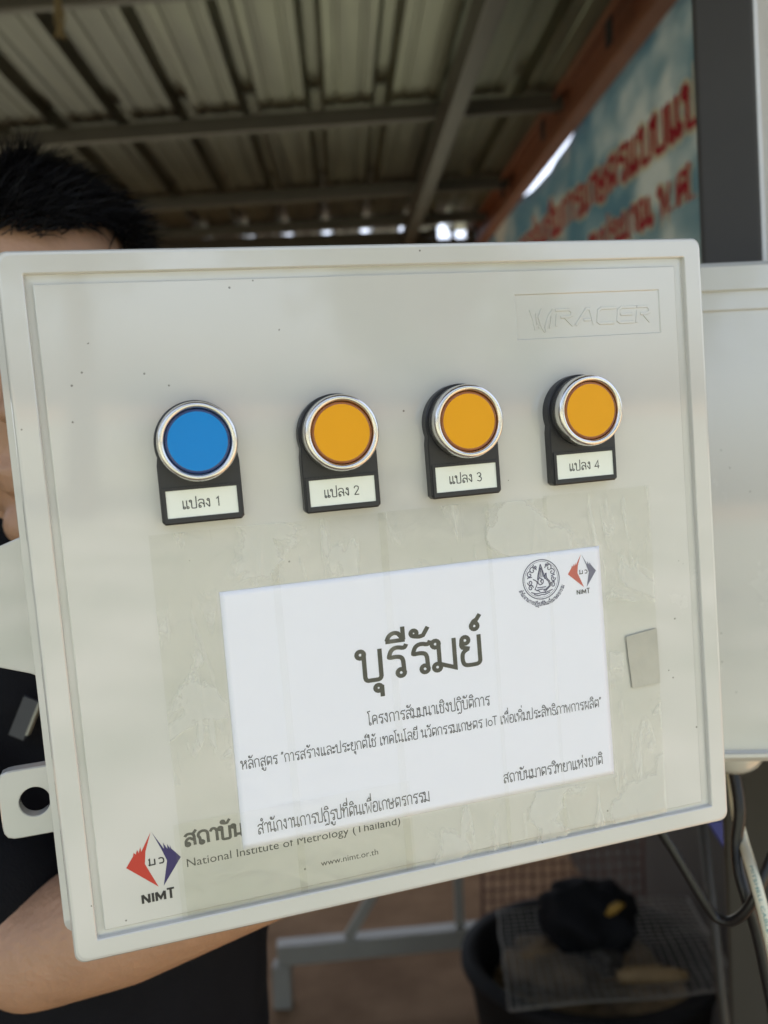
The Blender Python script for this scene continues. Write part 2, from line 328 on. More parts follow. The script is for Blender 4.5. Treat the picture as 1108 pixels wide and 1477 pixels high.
def roof_mat():
    m = mat('roof_metal', (.30, .28, .22), .34, metal=.5); N = m.node_tree.nodes; L = m.node_tree.links; p = N['Principled BSDF']
    tc = [n for n in N if n.type == 'TEX_COORD'][0]
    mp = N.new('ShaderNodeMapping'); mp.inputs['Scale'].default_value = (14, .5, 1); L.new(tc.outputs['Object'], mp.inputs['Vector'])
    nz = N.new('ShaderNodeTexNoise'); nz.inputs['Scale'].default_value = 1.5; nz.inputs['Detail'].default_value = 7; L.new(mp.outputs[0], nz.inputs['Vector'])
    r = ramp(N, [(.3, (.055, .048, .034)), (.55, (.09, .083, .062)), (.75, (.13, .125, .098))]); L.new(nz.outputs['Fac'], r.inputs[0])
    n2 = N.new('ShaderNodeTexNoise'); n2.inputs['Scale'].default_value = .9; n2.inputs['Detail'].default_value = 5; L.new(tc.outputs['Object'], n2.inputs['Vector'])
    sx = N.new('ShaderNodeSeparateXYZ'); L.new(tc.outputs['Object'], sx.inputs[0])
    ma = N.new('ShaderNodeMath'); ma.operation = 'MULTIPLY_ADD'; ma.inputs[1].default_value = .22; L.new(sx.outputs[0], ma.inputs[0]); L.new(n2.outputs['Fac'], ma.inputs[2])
    r2 = ramp(N, [(.3, (.62, .55, .45)), (.6, (.95, .92, .80)), (.85, (1.6, 1.75, 1.5))]); L.new(ma.outputs[0], r2.inputs[0])  # left browner with age; right paler, daylight from the side put into colour
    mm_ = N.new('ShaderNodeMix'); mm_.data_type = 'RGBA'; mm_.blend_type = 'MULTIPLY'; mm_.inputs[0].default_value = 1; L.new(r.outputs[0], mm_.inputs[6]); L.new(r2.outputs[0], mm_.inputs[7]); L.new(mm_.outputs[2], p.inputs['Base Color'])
    return m
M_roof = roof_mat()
def ground_mat(name, a, b, sc):
    m = mat(name, a, .95, bump=.5, bscale=18); N = m.node_tree.nodes; L = m.node_tree.links; p = N['Principled BSDF']
    tc = [n for n in N if n.type == 'TEX_COORD'][0]
    nz = N.new('ShaderNodeTexNoise'); nz.inputs['Scale'].default_value = sc; nz.inputs['Detail'].default_value = 9; nz.inputs['Roughness'].default_value = .65; L.new(tc.outputs['Object'], nz.inputs['Vector'])
    r = ramp(N, [(.35, a), (.65, b)]); L.new(nz.outputs['Fac'], r.inputs[0]); L.new(r.outputs[0], p.inputs['Base Color']); return m
M_ground = ground_mat('earth', (.17, .095, .042), (.27, .165, .085), 3)
M_grass = ground_mat('grass_cover', (.06, .085, .03), (.33, .32, .275), 1.0)
def banner_mat():
    m = mat('banner_print', (.2, .3, .3), .5); N = m.node_tree.nodes; L = m.node_tree.links; p = N['Principled BSDF']
    tc = [n for n in N if n.type == 'TEX_COORD'][0]
    mp = N.new('ShaderNodeMapping'); mp.inputs['Scale'].default_value = (1.1, 1, 1.6); L.new(tc.outputs['Object'], mp.inputs['Vector'])
    nz = N.new('ShaderNodeTexNoise'); nz.inputs['Scale'].default_value = 2.2; nz.inputs['Detail'].default_value = 4; L.new(mp.outputs[0], nz.inputs['Vector'])
    sp = N.new('ShaderNodeSeparateXYZ'); L.new(tc.outputs['Object'], sp.inputs[0])
    ad = N.new('ShaderNodeMath'); ad.operation = 'MULTIPLY_ADD'; ad.inputs[1].default_value = -.12; L.new(sp.outputs[0], ad.inputs[0]); L.new(nz.outputs['Fac'], ad.inputs[2])
    r = ramp(N, [(.12, (.60, .57, .48)), (.25, (.54, .53, .46)), (.36, (.36, .42, .41)), (.46, (.18, .31, .35)), (.56, (.30, .40, .41)), (.66, (.54, .58, .54))])
    L.new(ad.outputs[0], r.inputs[0]); L.new(r.outputs[0], p.inputs['Base Color'])
    tl_ = N.new('ShaderNodeBsdfTranslucent'); L.new(r.outputs[0], tl_.inputs[0]); mx = N.new('ShaderNodeMixShader'); mx.inputs[0].default_value = .55
    L.new(p.outputs[0], mx.inputs[1]); L.new(tl_.outputs[0], mx.inputs[2]); L.new(mx.outputs[0], N['Material Output'].inputs[0])
    return m
M_banner = banner_mat()
def backlit(m, f):
    N = m.node_tree.nodes; L = m.node_tree.links; p = N['Principled BSDF']; t = N.new('ShaderNodeBsdfTranslucent'); t.inputs[0].default_value = p.inputs['Base Color'].default_value
    mx = N.new('ShaderNodeMixShader'); mx.inputs[0].default_value = f; L.new(p.outputs[0], mx.inputs[1]); L.new(t.outputs[0], mx.inputs[2]); L.new(mx.outputs[0], N['Material Output'].inputs[0]); return m
M_banner_red = backlit(mat('banner_red', (.55, .02, .05), .5), .3)
M_banner_cream = backlit(mat('banner_cream', (.74, .66, .50), .5), .3)

def tape_mat():
    m = bpy.data.materials.new('clear_tape'); m.use_nodes = True; N = m.node_tree.nodes; L = m.node_tree.links
    out = N['Material Output']; N.remove(N['Principled BSDF'])
    tc = N.new('ShaderNodeTexCoord')
    nz = N.new('ShaderNodeTexNoise'); nz.inputs['Scale'].default_value = 28; nz.inputs['Detail'].default_value = 5; nz.inputs['Distortion'].default_value = .6; L.new(tc.outputs['Object'], nz.inputs['Vector'])
    mr = N.new('ShaderNodeMapRange'); mr.inputs[1].default_value = .55; mr.inputs[2].default_value = .6; mr.inputs[3].default_value = .0; mr.inputs[4].default_value = .42; L.new(nz.outputs['Fac'], mr.inputs[0])
    mp = N.new('ShaderNodeMapping'); mp.inputs['Scale'].default_value = (2.2, .45, 1); mp.inputs['Rotation'].default_value = (0, 0, .12); L.new(tc.outputs['Object'], mp.inputs['Vector'])
    ns = N.new('ShaderNodeTexNoise'); ns.inputs['Scale'].default_value = 48; ns.inputs['Detail'].default_value = 6; ns.inputs['Distortion'].default_value = .8; L.new(mp.outputs[0], ns.inputs['Vector'])
    ms = N.new('ShaderNodeMapRange'); ms.inputs[1].default_value = .58; ms.inputs[2].default_value = .68; ms.inputs[3].default_value = 0; ms.inputs[4].default_value = .42; L.new(ns.outputs['Fac'], ms.inputs[0])
    tr = N.new('ShaderNodeBsdfTransparent'); 
    sx = N.new('ShaderNodeSeparateXYZ'); L.new(tc.outputs['Object'], sx.inputs[0])
    def math_(op, a, b):
        q = N.new('ShaderNodeMath'); q.operation = op
        for k, v in enumerate((a, b)):
            if isinstance(v, (int, float)): q.inputs[k].default_value = v
            else: L.new(v, q.inputs[k])
        return q.outputs[0]
    off = math_('GREATER_THAN', math_('ABSOLUTE', math_('SUBTRACT', sx.outputs[0], .0045), 0), .0835)
    off = math_('MAXIMUM', off, math_('MAXIMUM', math_('GREATER_THAN', sx.outputs[1], .1035), math_('LESS_THAN', sx.outputs[1], -.001)))
    patch = math_('MULTIPLY', math_('MULTIPLY', math_('MAXIMUM', mr.outputs[0], ms.outputs[0]), off), math_('MAXIMUM', math_('GREATER_THAN', sx.outputs[0], -.002), math_('GREATER_THAN', sx.outputs[1], .03)))
    tm = N.new('ShaderNodeMix'); tm.data_type = 'RGBA'; L.new(off, tm.inputs[0]); tm.inputs[6].default_value = (.997, .997, .997, 1); tm.inputs[7].default_value = (.965, .965, .95, 1); L.new(tm.outputs[2], tr.inputs['Color'])
    df = N.new('ShaderNodeBsdfDiffuse'); df.inputs['Color'].default_value = (.84, .835, .76, 1)
    m1 = N.new('ShaderNodeMixShader'); L.new(patch, m1.inputs[0]); L.new(tr.outputs[0], m1.inputs[1]); L.new(df.outputs[0], m1.inputs[2])
    gl = N.new('ShaderNodeBsdfGlossy'); gl.inputs['Roughness'].default_value = .16
    nb = N.new('ShaderNodeTexNoise'); nb.inputs['Scale'].default_value = 60; nb.inputs['Detail'].default_value = 5; nb.inputs['Distortion'].default_value = 1.5; L.new(tc.outputs['Object'], nb.inputs['Vector'])
    bp = N.new('ShaderNodeBump'); bp.inputs['Strength'].default_value = .9; bp.inputs['Distance'].default_value = .0012; L.new(nb.outputs['Fac'], bp.inputs['Height'])
    L.new(bp.outputs[0], gl.inputs['Normal'])
    lw = N.new('ShaderNodeLayerWeight'); lw.inputs[0].default_value = .5; L.new(bp.outputs[0], lw.inputs['Normal'])
    pw = N.new('ShaderNodeMath'); pw.operation = 'POWER'; pw.inputs[1].default_value = 4; L.new(lw.outputs['Facing'], pw.inputs[0])
    fr = N.new('ShaderNodeMath'); fr.operation = 'MULTIPLY_ADD'; fr.inputs[1].default_value = .6; fr.inputs[2].default_value = .05; L.new(pw.outputs[0], fr.inputs[0])
    m2 = N.new('ShaderNodeMixShader'); L.new(fr.outputs[0], m2.inputs[0]); L.new(m1.outputs[0], m2.inputs[1]); L.new(gl.outputs[0], m2.inputs[2])
    L.new(m2.outputs[0], out.inputs['Surface']); return m
M_tape = tape_mat()

# ------------------------------------------------------------------ setting
g = MB(); g.add([(-200, -200, 0), (200, -200, 0), (200, 200, 0), (-200, 200, 0)], [(0, 1, 2, 3)])
tag(g.build('ground', M_ground), kind='structure')
g = MB(); g.add([(-60, -60, .004), (60, -60, .004), (60, -.75, .004), (-60, -.75, .004)], [(0, 1, 2, 3)])
tag(g.build('lawn', M_grass), kind='structure')  # unseen lawn behind the camera, added to bounce green light
g = MB(); g.add([(-60, 6.2, .004), (60, 6.2, .004), (60, 60, .004), (-60, 60, .004)], [(0, 1, 2, 3)])
tag(g.build('lawn', M_grass), kind='structure')  # unseen sunlit lawn, added beyond the far opening to light the roof underside

# the shed: sheet roof on purlins, rafter, wall
V = Vector((-.0432, 1, .1013))                       # along the ribs, rising away
D = Vector((1, -.07, .0)).normalized()               # along the purlins
P0 = at(600, 150, 3.0)                               # a point of the sheet above the first purlin
RN = D.cross(V).normalized()                         # roof normal, upwards
BX = at(812, 150, 3.0)                               # where the rafter meets the sheet
t_beam = (BX - P0).dot(D)
shed = empty('open_shed', Vector((P0.x - 1.2, 2.4, 0)))
tag(shed, 'open shed with corrugated metal roof on steel purlins above the white box', 'shed')
def rp(u, v, w=0): return P0 + D * u + V * v + RN * w
def lp(p): return p - shed.location
pitch = .228; prof = [(0, 0), (.02, .0), (.024, .004), (.036, .004), (.04, 0), (.10, 0), (.104, .004), (.116, .004), (.12, 0), (.148, 0), (.168, .044), (.200, .044), (.220, 0)]
us = []
u0 = t_beam + .10 - pitch * 19
for k in range(19):
    us += [(u0 + k * pitch + a, b) for a, b in prof]
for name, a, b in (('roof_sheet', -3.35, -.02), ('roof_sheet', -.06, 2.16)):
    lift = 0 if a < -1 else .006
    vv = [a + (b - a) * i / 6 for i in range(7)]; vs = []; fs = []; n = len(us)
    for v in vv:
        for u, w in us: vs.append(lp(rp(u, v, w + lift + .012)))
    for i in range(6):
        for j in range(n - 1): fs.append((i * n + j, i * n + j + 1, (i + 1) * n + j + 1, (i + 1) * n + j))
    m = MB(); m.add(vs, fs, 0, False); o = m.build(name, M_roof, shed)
    so = o.modifiers.new('sheet', 'SOLIDIFY'); so.thickness = .0012; so.offset = 1
ul, ur = us[0][0], t_beam
for v in (-2.9, -1.9, -.95, .02, 1.0, 1.62):
    m = MB(); h = .055; w = .032
    m.bar(lp(rp(ul, v, -h / 2 + .006)), lp(rp(ur, v, -h / 2 + .006)), w, h, RN)
    m.build('purlin', M_purlin, shed, bevel=.004)
# a deep rafter in the middle and the brown channel rafter at the edge
uc = (at(640, 150, 3.0) - P0).dot(D)
m = MB(); m.bar(lp(rp(uc, -3.3, -.095)), lp(rp(uc, 2.0, -.095)), .055, .1, RN); m.build('rafter', M_purlin, shed, bevel=.005)
m = MB(); hb = .152; c0 = t_beam + .012
for u1, u2, w1, w2 in ((c0, c0 + .006, -hb + .008, 0.004), (c0 - .05, c0, -.004, .003), (c0 - .05, c0 , -hb + .002, -hb + .008), (c0 - .05, c0 - .045, -.022, -.004), (c0 - .05, c0 - .045, -hb + .008, -hb + .026)):
    q = [lp(rp(u, v, w)) for v in (-3.3, 2.15) for u, w in ((u1, w1), (u2, w1), (u2, w2), (u1, w2))]
    m.add(q, [(3, 2, 1, 0), (4, 5, 6, 7), (0, 1, 5, 4), (1, 2, 6, 5), (2, 3, 7, 6), (3, 0, 4, 7)])
br = m.build('edge_rafter', M_beam, shed)
for v in (-2.2, -1.4, -.62, .16, .95, 1.75):
    m = MB(); q = [lp(rp(u, v + dv, w)) for dv in (-.025, .025) for u, w in ((c0 - .052, -.10), (c0 - .0465, -.10), (c0 - .0465, -.03), (c0 - .052, -.03))]
    m.add(q, [(3, 2, 1, 0), (4, 5, 6, 7), (0, 1, 5, 4), (1, 2, 6, 5), (2, 3, 7, 6), (3, 0, 4, 7)]); m.build('slot', M_dark, br)
# far wall: its top edge leaves a gap of daylight under the ribs
yw = P0.y + 2.05
for xa, xb, dz in ((-4.2, -1.05, .012), (-1.05, .32, .004), (.32, .62, -.05), (.62, 1.06, .012)):
    z = (P0 + V * 2.05).z + dz
    m = MB(); m.box(((xa + xb) / 2, yw, z - .45), (xb - xa, .09, .9), Matrix.Translation(-shed.location)); m.build('header_board', M_wall, shed)
m = MB(); m.box((-1.57, yw, .4), (5.26, .09, .8), Matrix.Translation(-shed.location)); m.build('wall', M_wall, shed)  # kept low: the unseen opening above it is added to light the roof
for x, w in ((.345, .05), (.455, .03), (.56, .05)):
    z = (P0 + V * 2.05).z; m = MB(); m.box((x, yw - .06, z - .03), (w, .025, .08), Matrix.Translation(-shed.location)); m.build('rib_filler', M_wall, shed)
m = MB(); m.box((-4.15, 2.2, 1.3), (.1, 6.4, 2.6), Matrix.Translation(-shed.location)); m.build('wall', M_wall, shed)  # unseen left wall, added to keep daylight out of the shed
for y in (.2, 4.7):
    m = MB(); m.box((-3.95, y, 1.25), (.09, .09, 2.5), Matrix.Translation(-shed.location)); m.build('corner_post', M_post, shed)

# hanging banner beside the rafter
Vh = Vector((V.x, V.y, 0)).normalized(); BNn = Vector((Vh.y, -Vh.x, 0))          # plane normal (to the right)
BP = rp(t_beam + .05, 0) ; BM = Matrix(((Vh.x, -BNn.x, 0, BP.x), (Vh.y, -BNn.y, 0, BP.y), (0, 0, 1, BP.z), (0, 0, 0, 1)))
bp = lambda px, py: BM.inverted() @ on_plane(px, py, BP, BNn)
bn = empty('hanging_banner', BM @ Matrix.Translation((0, 0, -1.6)))
tag(bn, 'blue and cream vinyl banner with red lettering hung beside the brown rafter', 'banner')
IB = (Matrix.Translation((0, 0, -1.6))).inverted()
# top edge: follows the rafter, sagging where daylight shows
tops = [(-2.2, -.24), (-1.5, -.20), (-1.0, None)]
def top_z(s):
    rz = V.z / Vh.dot(V) * s - hb
    a = bp(842, 203).x; b = bp(738, 318).x
    gap = 0
    if a < s < b: gap = .088 * math.sin(math.pi * min(1, (s - a) / (b - a)) ** .75) ** .6
    return rz + .10 - gap
m = MB(); ns, nz_ = 90, 30; sA, sB = -2.3, 2.0; vs = []; fs = []
for i in range(ns + 1):
    s = sA + (sB - sA) * i / ns; zt = top_z(s)
    for j in range(nz_ + 1):
        z = zt + (-1.6 - zt) * (j / nz_)
        y = .012 * noise.noise(Vector((s * 2.2, z * 1.6, 3))) + .006 * noise.noise(Vector((s * 6 + z * 4, z * 3, 9)))
        vs.append(IB @ Vector((s, y, z)))
for i in range(ns):
    for j in range(nz_): a = i * (nz_ + 1) + j; fs.append((a, a + nz_ + 1, a + nz_ + 2, a + 1))
# the little eyelet hole
m.add(vs, fs, 0, True); ban = m.build('sheet', M_banner, bn); so = ban.modifiers.new('sheet', 'SOLIDIFY'); so.thickness = .0008
def bfun(A, B):
    a = bp(*A); b = bp(*B); d = (a - b); d.y = 0; d.normalize(); return a, b, d
def banner_line(text, A, B, h, adv_h, right):
    a = bp(*A); b = bp(*B); d = (b - a); d.y = 0; d.normalize(); u = Vector((0, 0, 1))
    st, adv = strokes(text); L = adv * adv_h; adv_h = 0
    org = b - d * (L if right else 0) if right else a
    def f(x, y, l):
        q = org + d * x + u * y; yy = .012 * noise.noise(Vector((q.x * 2.2, q.z * 1.6, 3))) + .006 * noise.noise(Vector((q.x * 6 + q.z * 4, q.z * 3, 9)))
        return IB @ Vector((q.x, yy + .0022 + l, q.z))
    m = MB(); letter(m, text, f, 0, 0, h, .44, L, 0, 0.0); letter(m, text, f, 0, 0, h, .17, L, 1, .0016); m.build('lettering', [M_banner_cream, M_banner_red], bn, bevel=None)
banner_line('การส่งเสริมการเกษตรแบบแป', (804, 338), (1014, 168), .10, .125, True)
banner_line('งบประมาณ พ.ศ. 2', (930, 329), (1040, 264), .078, .10, True)

m = MB(); q0_, q1_ = BP + Vh * -2.25 - BNn * -.06, BP + Vh * 2.1 - BNn * -.06
m.bar(lp(Vector((q0_.x, q0_.y, .68))), lp(Vector((q1_.x, q1_.y, .68))), .03, 1.36); m.build('wall', M_wall, shed)
# grey post, second box, cables
pt = at(1051, 300, .62); px_ = at(1009 + 41, 60, .62)
post = MB(); w = .046
Mp = Matrix.Translation((px_.x + .0125, px_.y + .02, 0)) @ Matrix.Rotation(rad(-40), 4, 'Z')
def rr(z, ww): return [Mp @ v for v in rrect(-ww / 2, -ww / 2, ww / 2, ww / 2, .005, z)]
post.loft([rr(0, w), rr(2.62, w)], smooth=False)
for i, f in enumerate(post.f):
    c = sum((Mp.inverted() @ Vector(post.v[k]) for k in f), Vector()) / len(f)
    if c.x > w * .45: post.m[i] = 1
tag(post.build('steel_post', [M_post, M_post_lit]), 'square grey painted steel post standing behind the second white box', 'post')

M2 = Matrix.Translation(at(1175, 736, .5)) @ CAM.to_3x3().to_4x4() @ Matrix.Rotation(.034, 4, 'Z') @ Matrix.Rotation(rad(-3), 4, 'Y')
jb = empty('junction_box', M2)
tag(jb, 'pale plastic junction box mounted on the grey post, cut off by the photo edge', 'junction box')
W2, H2 = .15, .144
m = MB()
m.loft([rrect(-W2 + .004, -H2 + .003, W2 - .004, H2 - .004, .008, -.09), rrect(-W2, -H2, W2, H2, .008, -.014)], smooth=False); m.build('enclosure', M_box2, jb, bevel=.001)
m = MB()
m.loft([rrect(-W2 - .002, -H2 - .001, W2 + .002, H2 + .002, .007, -.014), rrect(-W2 - .002, -H2 - .001, W2 + .002, H2 + .002, .007, -.003), rrect(-W2 + .001, -H2 + .002, W2 - .001, H2 - .001, .006, 0),
        rrect(-W2 + .008, -H2 + .004, W2 - .008, H2 - .0145, .003, 0), rrect(-W2 + .0085, -H2 + .0045, W2 - .0085, H2 - .015, .003, -.0025),
        rrect(-W2 + .009, -H2 + .005, W2 - .009, H2 - .0255, .003, -.0026), rrect(-W2 + .0092, -H2 + .0052, W2 - .0092, H2 - .0262, .003, -.0042)]); m.build('lid', M_box2, jb)
m = MB(); gx, gy, gz = -.0395, -H2, -.035
m.tube([(gx, gy + .006, gz), (gx, gy - .006, gz), (gx, gy - .012, gz), (gx, gy - .016, gz)], [.0185, .0185, .015, .009], 28, smooth=True); m.build('cable_gland', M_box2, jb)

def spline(pts, n=10):
    P = [Vector(p) for p in pts]; P = [P[0] * 2 - P[1]] + P + [P[-1] * 2 - P[-2]]; out = []
    for i in range(1, len(P) - 2):
        for k in range(n):
            t = k / n; a, b, c, d = P[i - 1:i + 3]
            out.append(.5 * ((2 * b) + (c - a) * t + (2 * a - 5 * b + 4 * c - d) * t * t + (3 * b - a - 3 * c + d) * t ** 3))
    return out + [P[-2]]
m = MB(); gl_ = M2 @ Vector((gx, gy - .012, gz))
pts = spline([gl_, at(1067, 1165, .53), at(1063, 1215, .53), at(1066, 1255, .525), at(1077, 1295, .52), at(1092, 1345, .52), at(1106, 1410, .52), at(1122, 1500, .52), at(1150, 1750, .53), at(1160, 2300, .56)])
m.tube(pts, .0036, 12); tag(m.build('black_cable', M_cable), 'thick black cable dropping from the gland of the second white box', 'cable')
m = MB(); pts = spline([at(930, 1165, .52), at(962, 1212, .52), at(990, 1258, .52), at(1014, 1298, .52), at(1032, 1322, .52), at(1052, 1329, .515), at(1072, 1318, .508), at(1090, 1292, .503), at(1105, 1255, .503), at(1130, 1195, .51)])
m.tube(pts, .0031, 12); tag(m.build('looped_cable', M_cable), 'thin black cable looping from below the front box up to the right', 'cable')
m = MB(); wpts = spline([at(1050, 1085, .55), at(1057, 1130, .545), at(1063, 1175, .54), at(1073, 1215, .53), at(1086, 1258, .505), at(1100, 1310, .492), at(1114, 1370, .485), at(1140, 1500, .48), at(1170, 1800, .48)], 14)
m.tube(wpts, .0033, 14)
# printed words along the cream cable
acc = [0]
for a, b in zip(wpts, wpts[1:]): acc.append(acc[-1] + (b - a).length)
def on_cable(s, ang, l):
    i = max(k for k in range(len(acc) - 1) if acc[k] <= max(0, s)); t = (s - acc[i]) / (acc[i + 1] - acc[i]); a, b = wpts[i], wpts[i + 1]; p = a.lerp(b, t); d = (b - a).normalized()
    to = (EYE - p); to = (to - d * to.dot(d)).normalized(); sd_ = d.cross(to)
    return p + (to * math.cos(ang) + sd_ * math.sin(ang)) * (.0033 + .00012 + l)
cx0 = min(range(len(wpts)), key=lambda k: (wpts[k] - at(1084, 1250, .505)).length)
latin(m, 'MITSHELL CABLE', lambda x, y, l: on_cable(acc[cx0] + x, -(y - .0009) / .0033, l), 0, 0, .034, .0019, 1, 0)
latin(m, 'UTP CAT 5', lambda x, y, l: on_cable(acc[cx0] + .044 + x, -(y - .0009) / .0033, l), 0, 0, .02, .0019, 1, 0)
tag(m.build('cream_cable', [M_cream, M_teal]), 'cream cable with teal printed words beside the black cable', 'cable')

# ------------------------------------------------------------------ the control box
RB = Matrix(((0.96033684, -0.08020649, 0.26705811), (0.09891943, 0.99344151, -0.057349), (-0.26070685, 0.0814916, 0.96197248)))
TB = Vector((11.27344, -25.53572, -355.75483)) * .001
MBX = CAM @ (Matrix.Translation(TB) @ RB.to_4x4())
box = empty('control_box', MBX)
tag(box, 'large pale grey plastic control box with four round push buttons and a taped paper', 'control box')
mm = .001; W, H = 145 * mm, 133.46 * mm
m = MB()
m.loft([rrect(-W + 4 * mm, -H + 9 * mm, W - 6 * mm, H - 3 * mm, 5 * mm, -85 * mm), rrect(-W - 4.2 * mm, -H + 6 * mm, W - 5 * mm, H - 2 * mm, 5 * mm, -26 * mm),
        rrect(-W - 4.0 * mm, -H + 6 * mm, W - 5 * mm, H - 2 * mm, 5 * mm, -14 * mm), rrect(-W - 1.5 * mm, -H + 7 * mm, W - 7 * mm, H - 3 * mm, 5 * mm, -13 * mm)], smooth=False)
m.build('base', M_box, box, bevel=.0008)
m = MB(); ix, iy = 8.9 * mm, 8.4 * mm
rc = lambda i, z, r=4: rrect(-W + i * mm, -H + i * mm, W - i * mm, H - i * mm, r * mm, z * mm, 6)
def inn(i, z): return rrect(-W + ix + i * mm, -H + iy + i * mm, W - ix - i * mm, H - iy - i * mm, .8 * mm, z * mm, 6)
m.loft([rc(.9, -13.5), rc(.6, -12), rc(0, -2.0), rc(.25, -.9), rc(.9, -.2), rc(1.8, 0), inn(-.35, 0), inn(0, -.3), inn(.25, -2.2), inn(4.2, -2.3)])
lid = m.build('lid', M_box, box); 
for p in lid.data.polygons: p.use_smooth = False
m = MB(); x0, x1, y0, y1 = -133.2, 131.6, -122.6, 121.5
rq = lambda a, b, c, d, z: [Vector((p, q, z)) * mm for p, q in ((a, b), (c, b), (c, d), (a, d))]
m.loft([rq(x0, y0, x1, y1, -2.28), rq(x0 + .15, y0 + .15, x1 - .15, y1 - .15, -1.0), rq(x0 + .5, y0 + .5, x1 - .5, y1 - .5, -.8),
        rq(54.4, 92.7, 123.2, 111.6, -.8), rq(54.8, 93.1, 122.8, 111.2, -1.25)], cap0=False)
m.build('front_panel', M_box, box)
ZP = -.8                                           # panel surface, mm
pl = lambda x, y, l: Vector((x * mm, y * mm, ZP * mm + l))
# embossed letters in the plaque
m = MB()
def emboss(pts, w=1.25, h=.36):
    P = [Vector(p) for p in pts]; n = len(P); A = []
    for i in range(n):
        a = (P[i] - P[i - 1]).normalized() if i else (P[1] - P[0]).normalized(); b = (P[i + 1] - P[i]).normalized() if i < n - 1 else a
        t = (a + b).normalized(); nr = Vector((-t.y, t.x)); c = max(.5, nr.dot(Vector((-a.y, a.x)))); A.append(nr * (1 / c))
    ww = w if isinstance(w, (list, tuple)) else [w] * n
    prof_ = [(-.5, 0), (-.36, h), (.36, h), (.5, 0)]
    vs = [Vector((P[i].x + A[i].x * q * ww[i], P[i].y + A[i].y * q * ww[i], -1.25 + z)) * mm for i in range(n) for q, z in prof_]
    fs = [(i * 4 + k, i * 4 + k + 1, i * 4 + k + 5, i * 4 + k + 4) for i in range(n - 1) for k in range(3)] + [(0, 1, 2, 3), tuple((n - 1) * 4 + k for k in (3, 2, 1, 0))]
    m.add(vs, fs)
def sl(ox, pts): return [(ox + x + (y - 97.7) * .12, y) for x, y in pts]
yb, yt, ymid = 98.3, 104.5, 101.5
emboss(sl(73.6, [(-1.5, yt), (5.0, yt), (6.4, yt - 1), (6.4, ymid + .6), (5.0, ymid), (1.2, ymid)])); emboss(sl(73.0, [(0, yb - .6), (0.1, yt - 1.6)])); emboss(sl(73.6, [(3.4, ymid - .4), (7.2, yb - .6)]))
emboss(sl(82.2, [(0, yb - .6), (4.6, yt), (6.2, yt), (8.6, yb - .6)])); emboss(sl(82.2, [(3.6, yb + 1.6), (7, yb + 1.6)]))
emboss(sl(92.5, [(8.6, yt), (1.4, yt), (0, yt - 1), (0, yb + .6), (1.2, yb - .2), (8, yb - .2)]))
emboss(sl(102.2, [(8.6, yt), (1.4, yt), (0, yt - 1), (0, yb + .6), (1.2, yb - .2), (8, yb - .2)])); emboss(sl(102.2, [(1.2, ymid), (7, ymid)]))
emboss(sl(112, [(-.8, yt), (4.4, yt), (5.4, yt - 1), (5.4, ymid + .6), (4.2, ymid), (1.2, ymid)])); emboss(sl(111.5, [(0, yb - .6), (0.1, yt - 1.6)])); emboss(sl(112, [(2.8, ymid - .4), (6, yb - .4)]))
for pts, w_ in (([(61, 105), (62.6, 101.5), (63.2, 97.5), (64.6, 99)], [.5, 1.5, 1.4, .5]), ([(66.6, 105.4), (65.2, 101.8), (66.4, 98), (67.4, 95.4)], [.5, 1.3, 1.6, .4]),
                ([(71.8, 105), (69.6, 101.5), (68.2, 97.5), (67.8, 95.6)], [.5, 1.5, 1.6, .4]), ([(63.8, 103.6), (64.2, 100.4), (65, 97)], [.4, 1, .5]), ([(70.9, 102), (70.6, 99), (69.8, 97)], [.4, 1, .5])):
    emboss(pts, w_)
m.build('embossed_logo', M_box, box)
# printed artwork on the panel
def poly(mb, f, pts, mi, lift): mb.add([f(x, y, lift) for x, y in pts], [tuple(range(len(pts)))], mi)
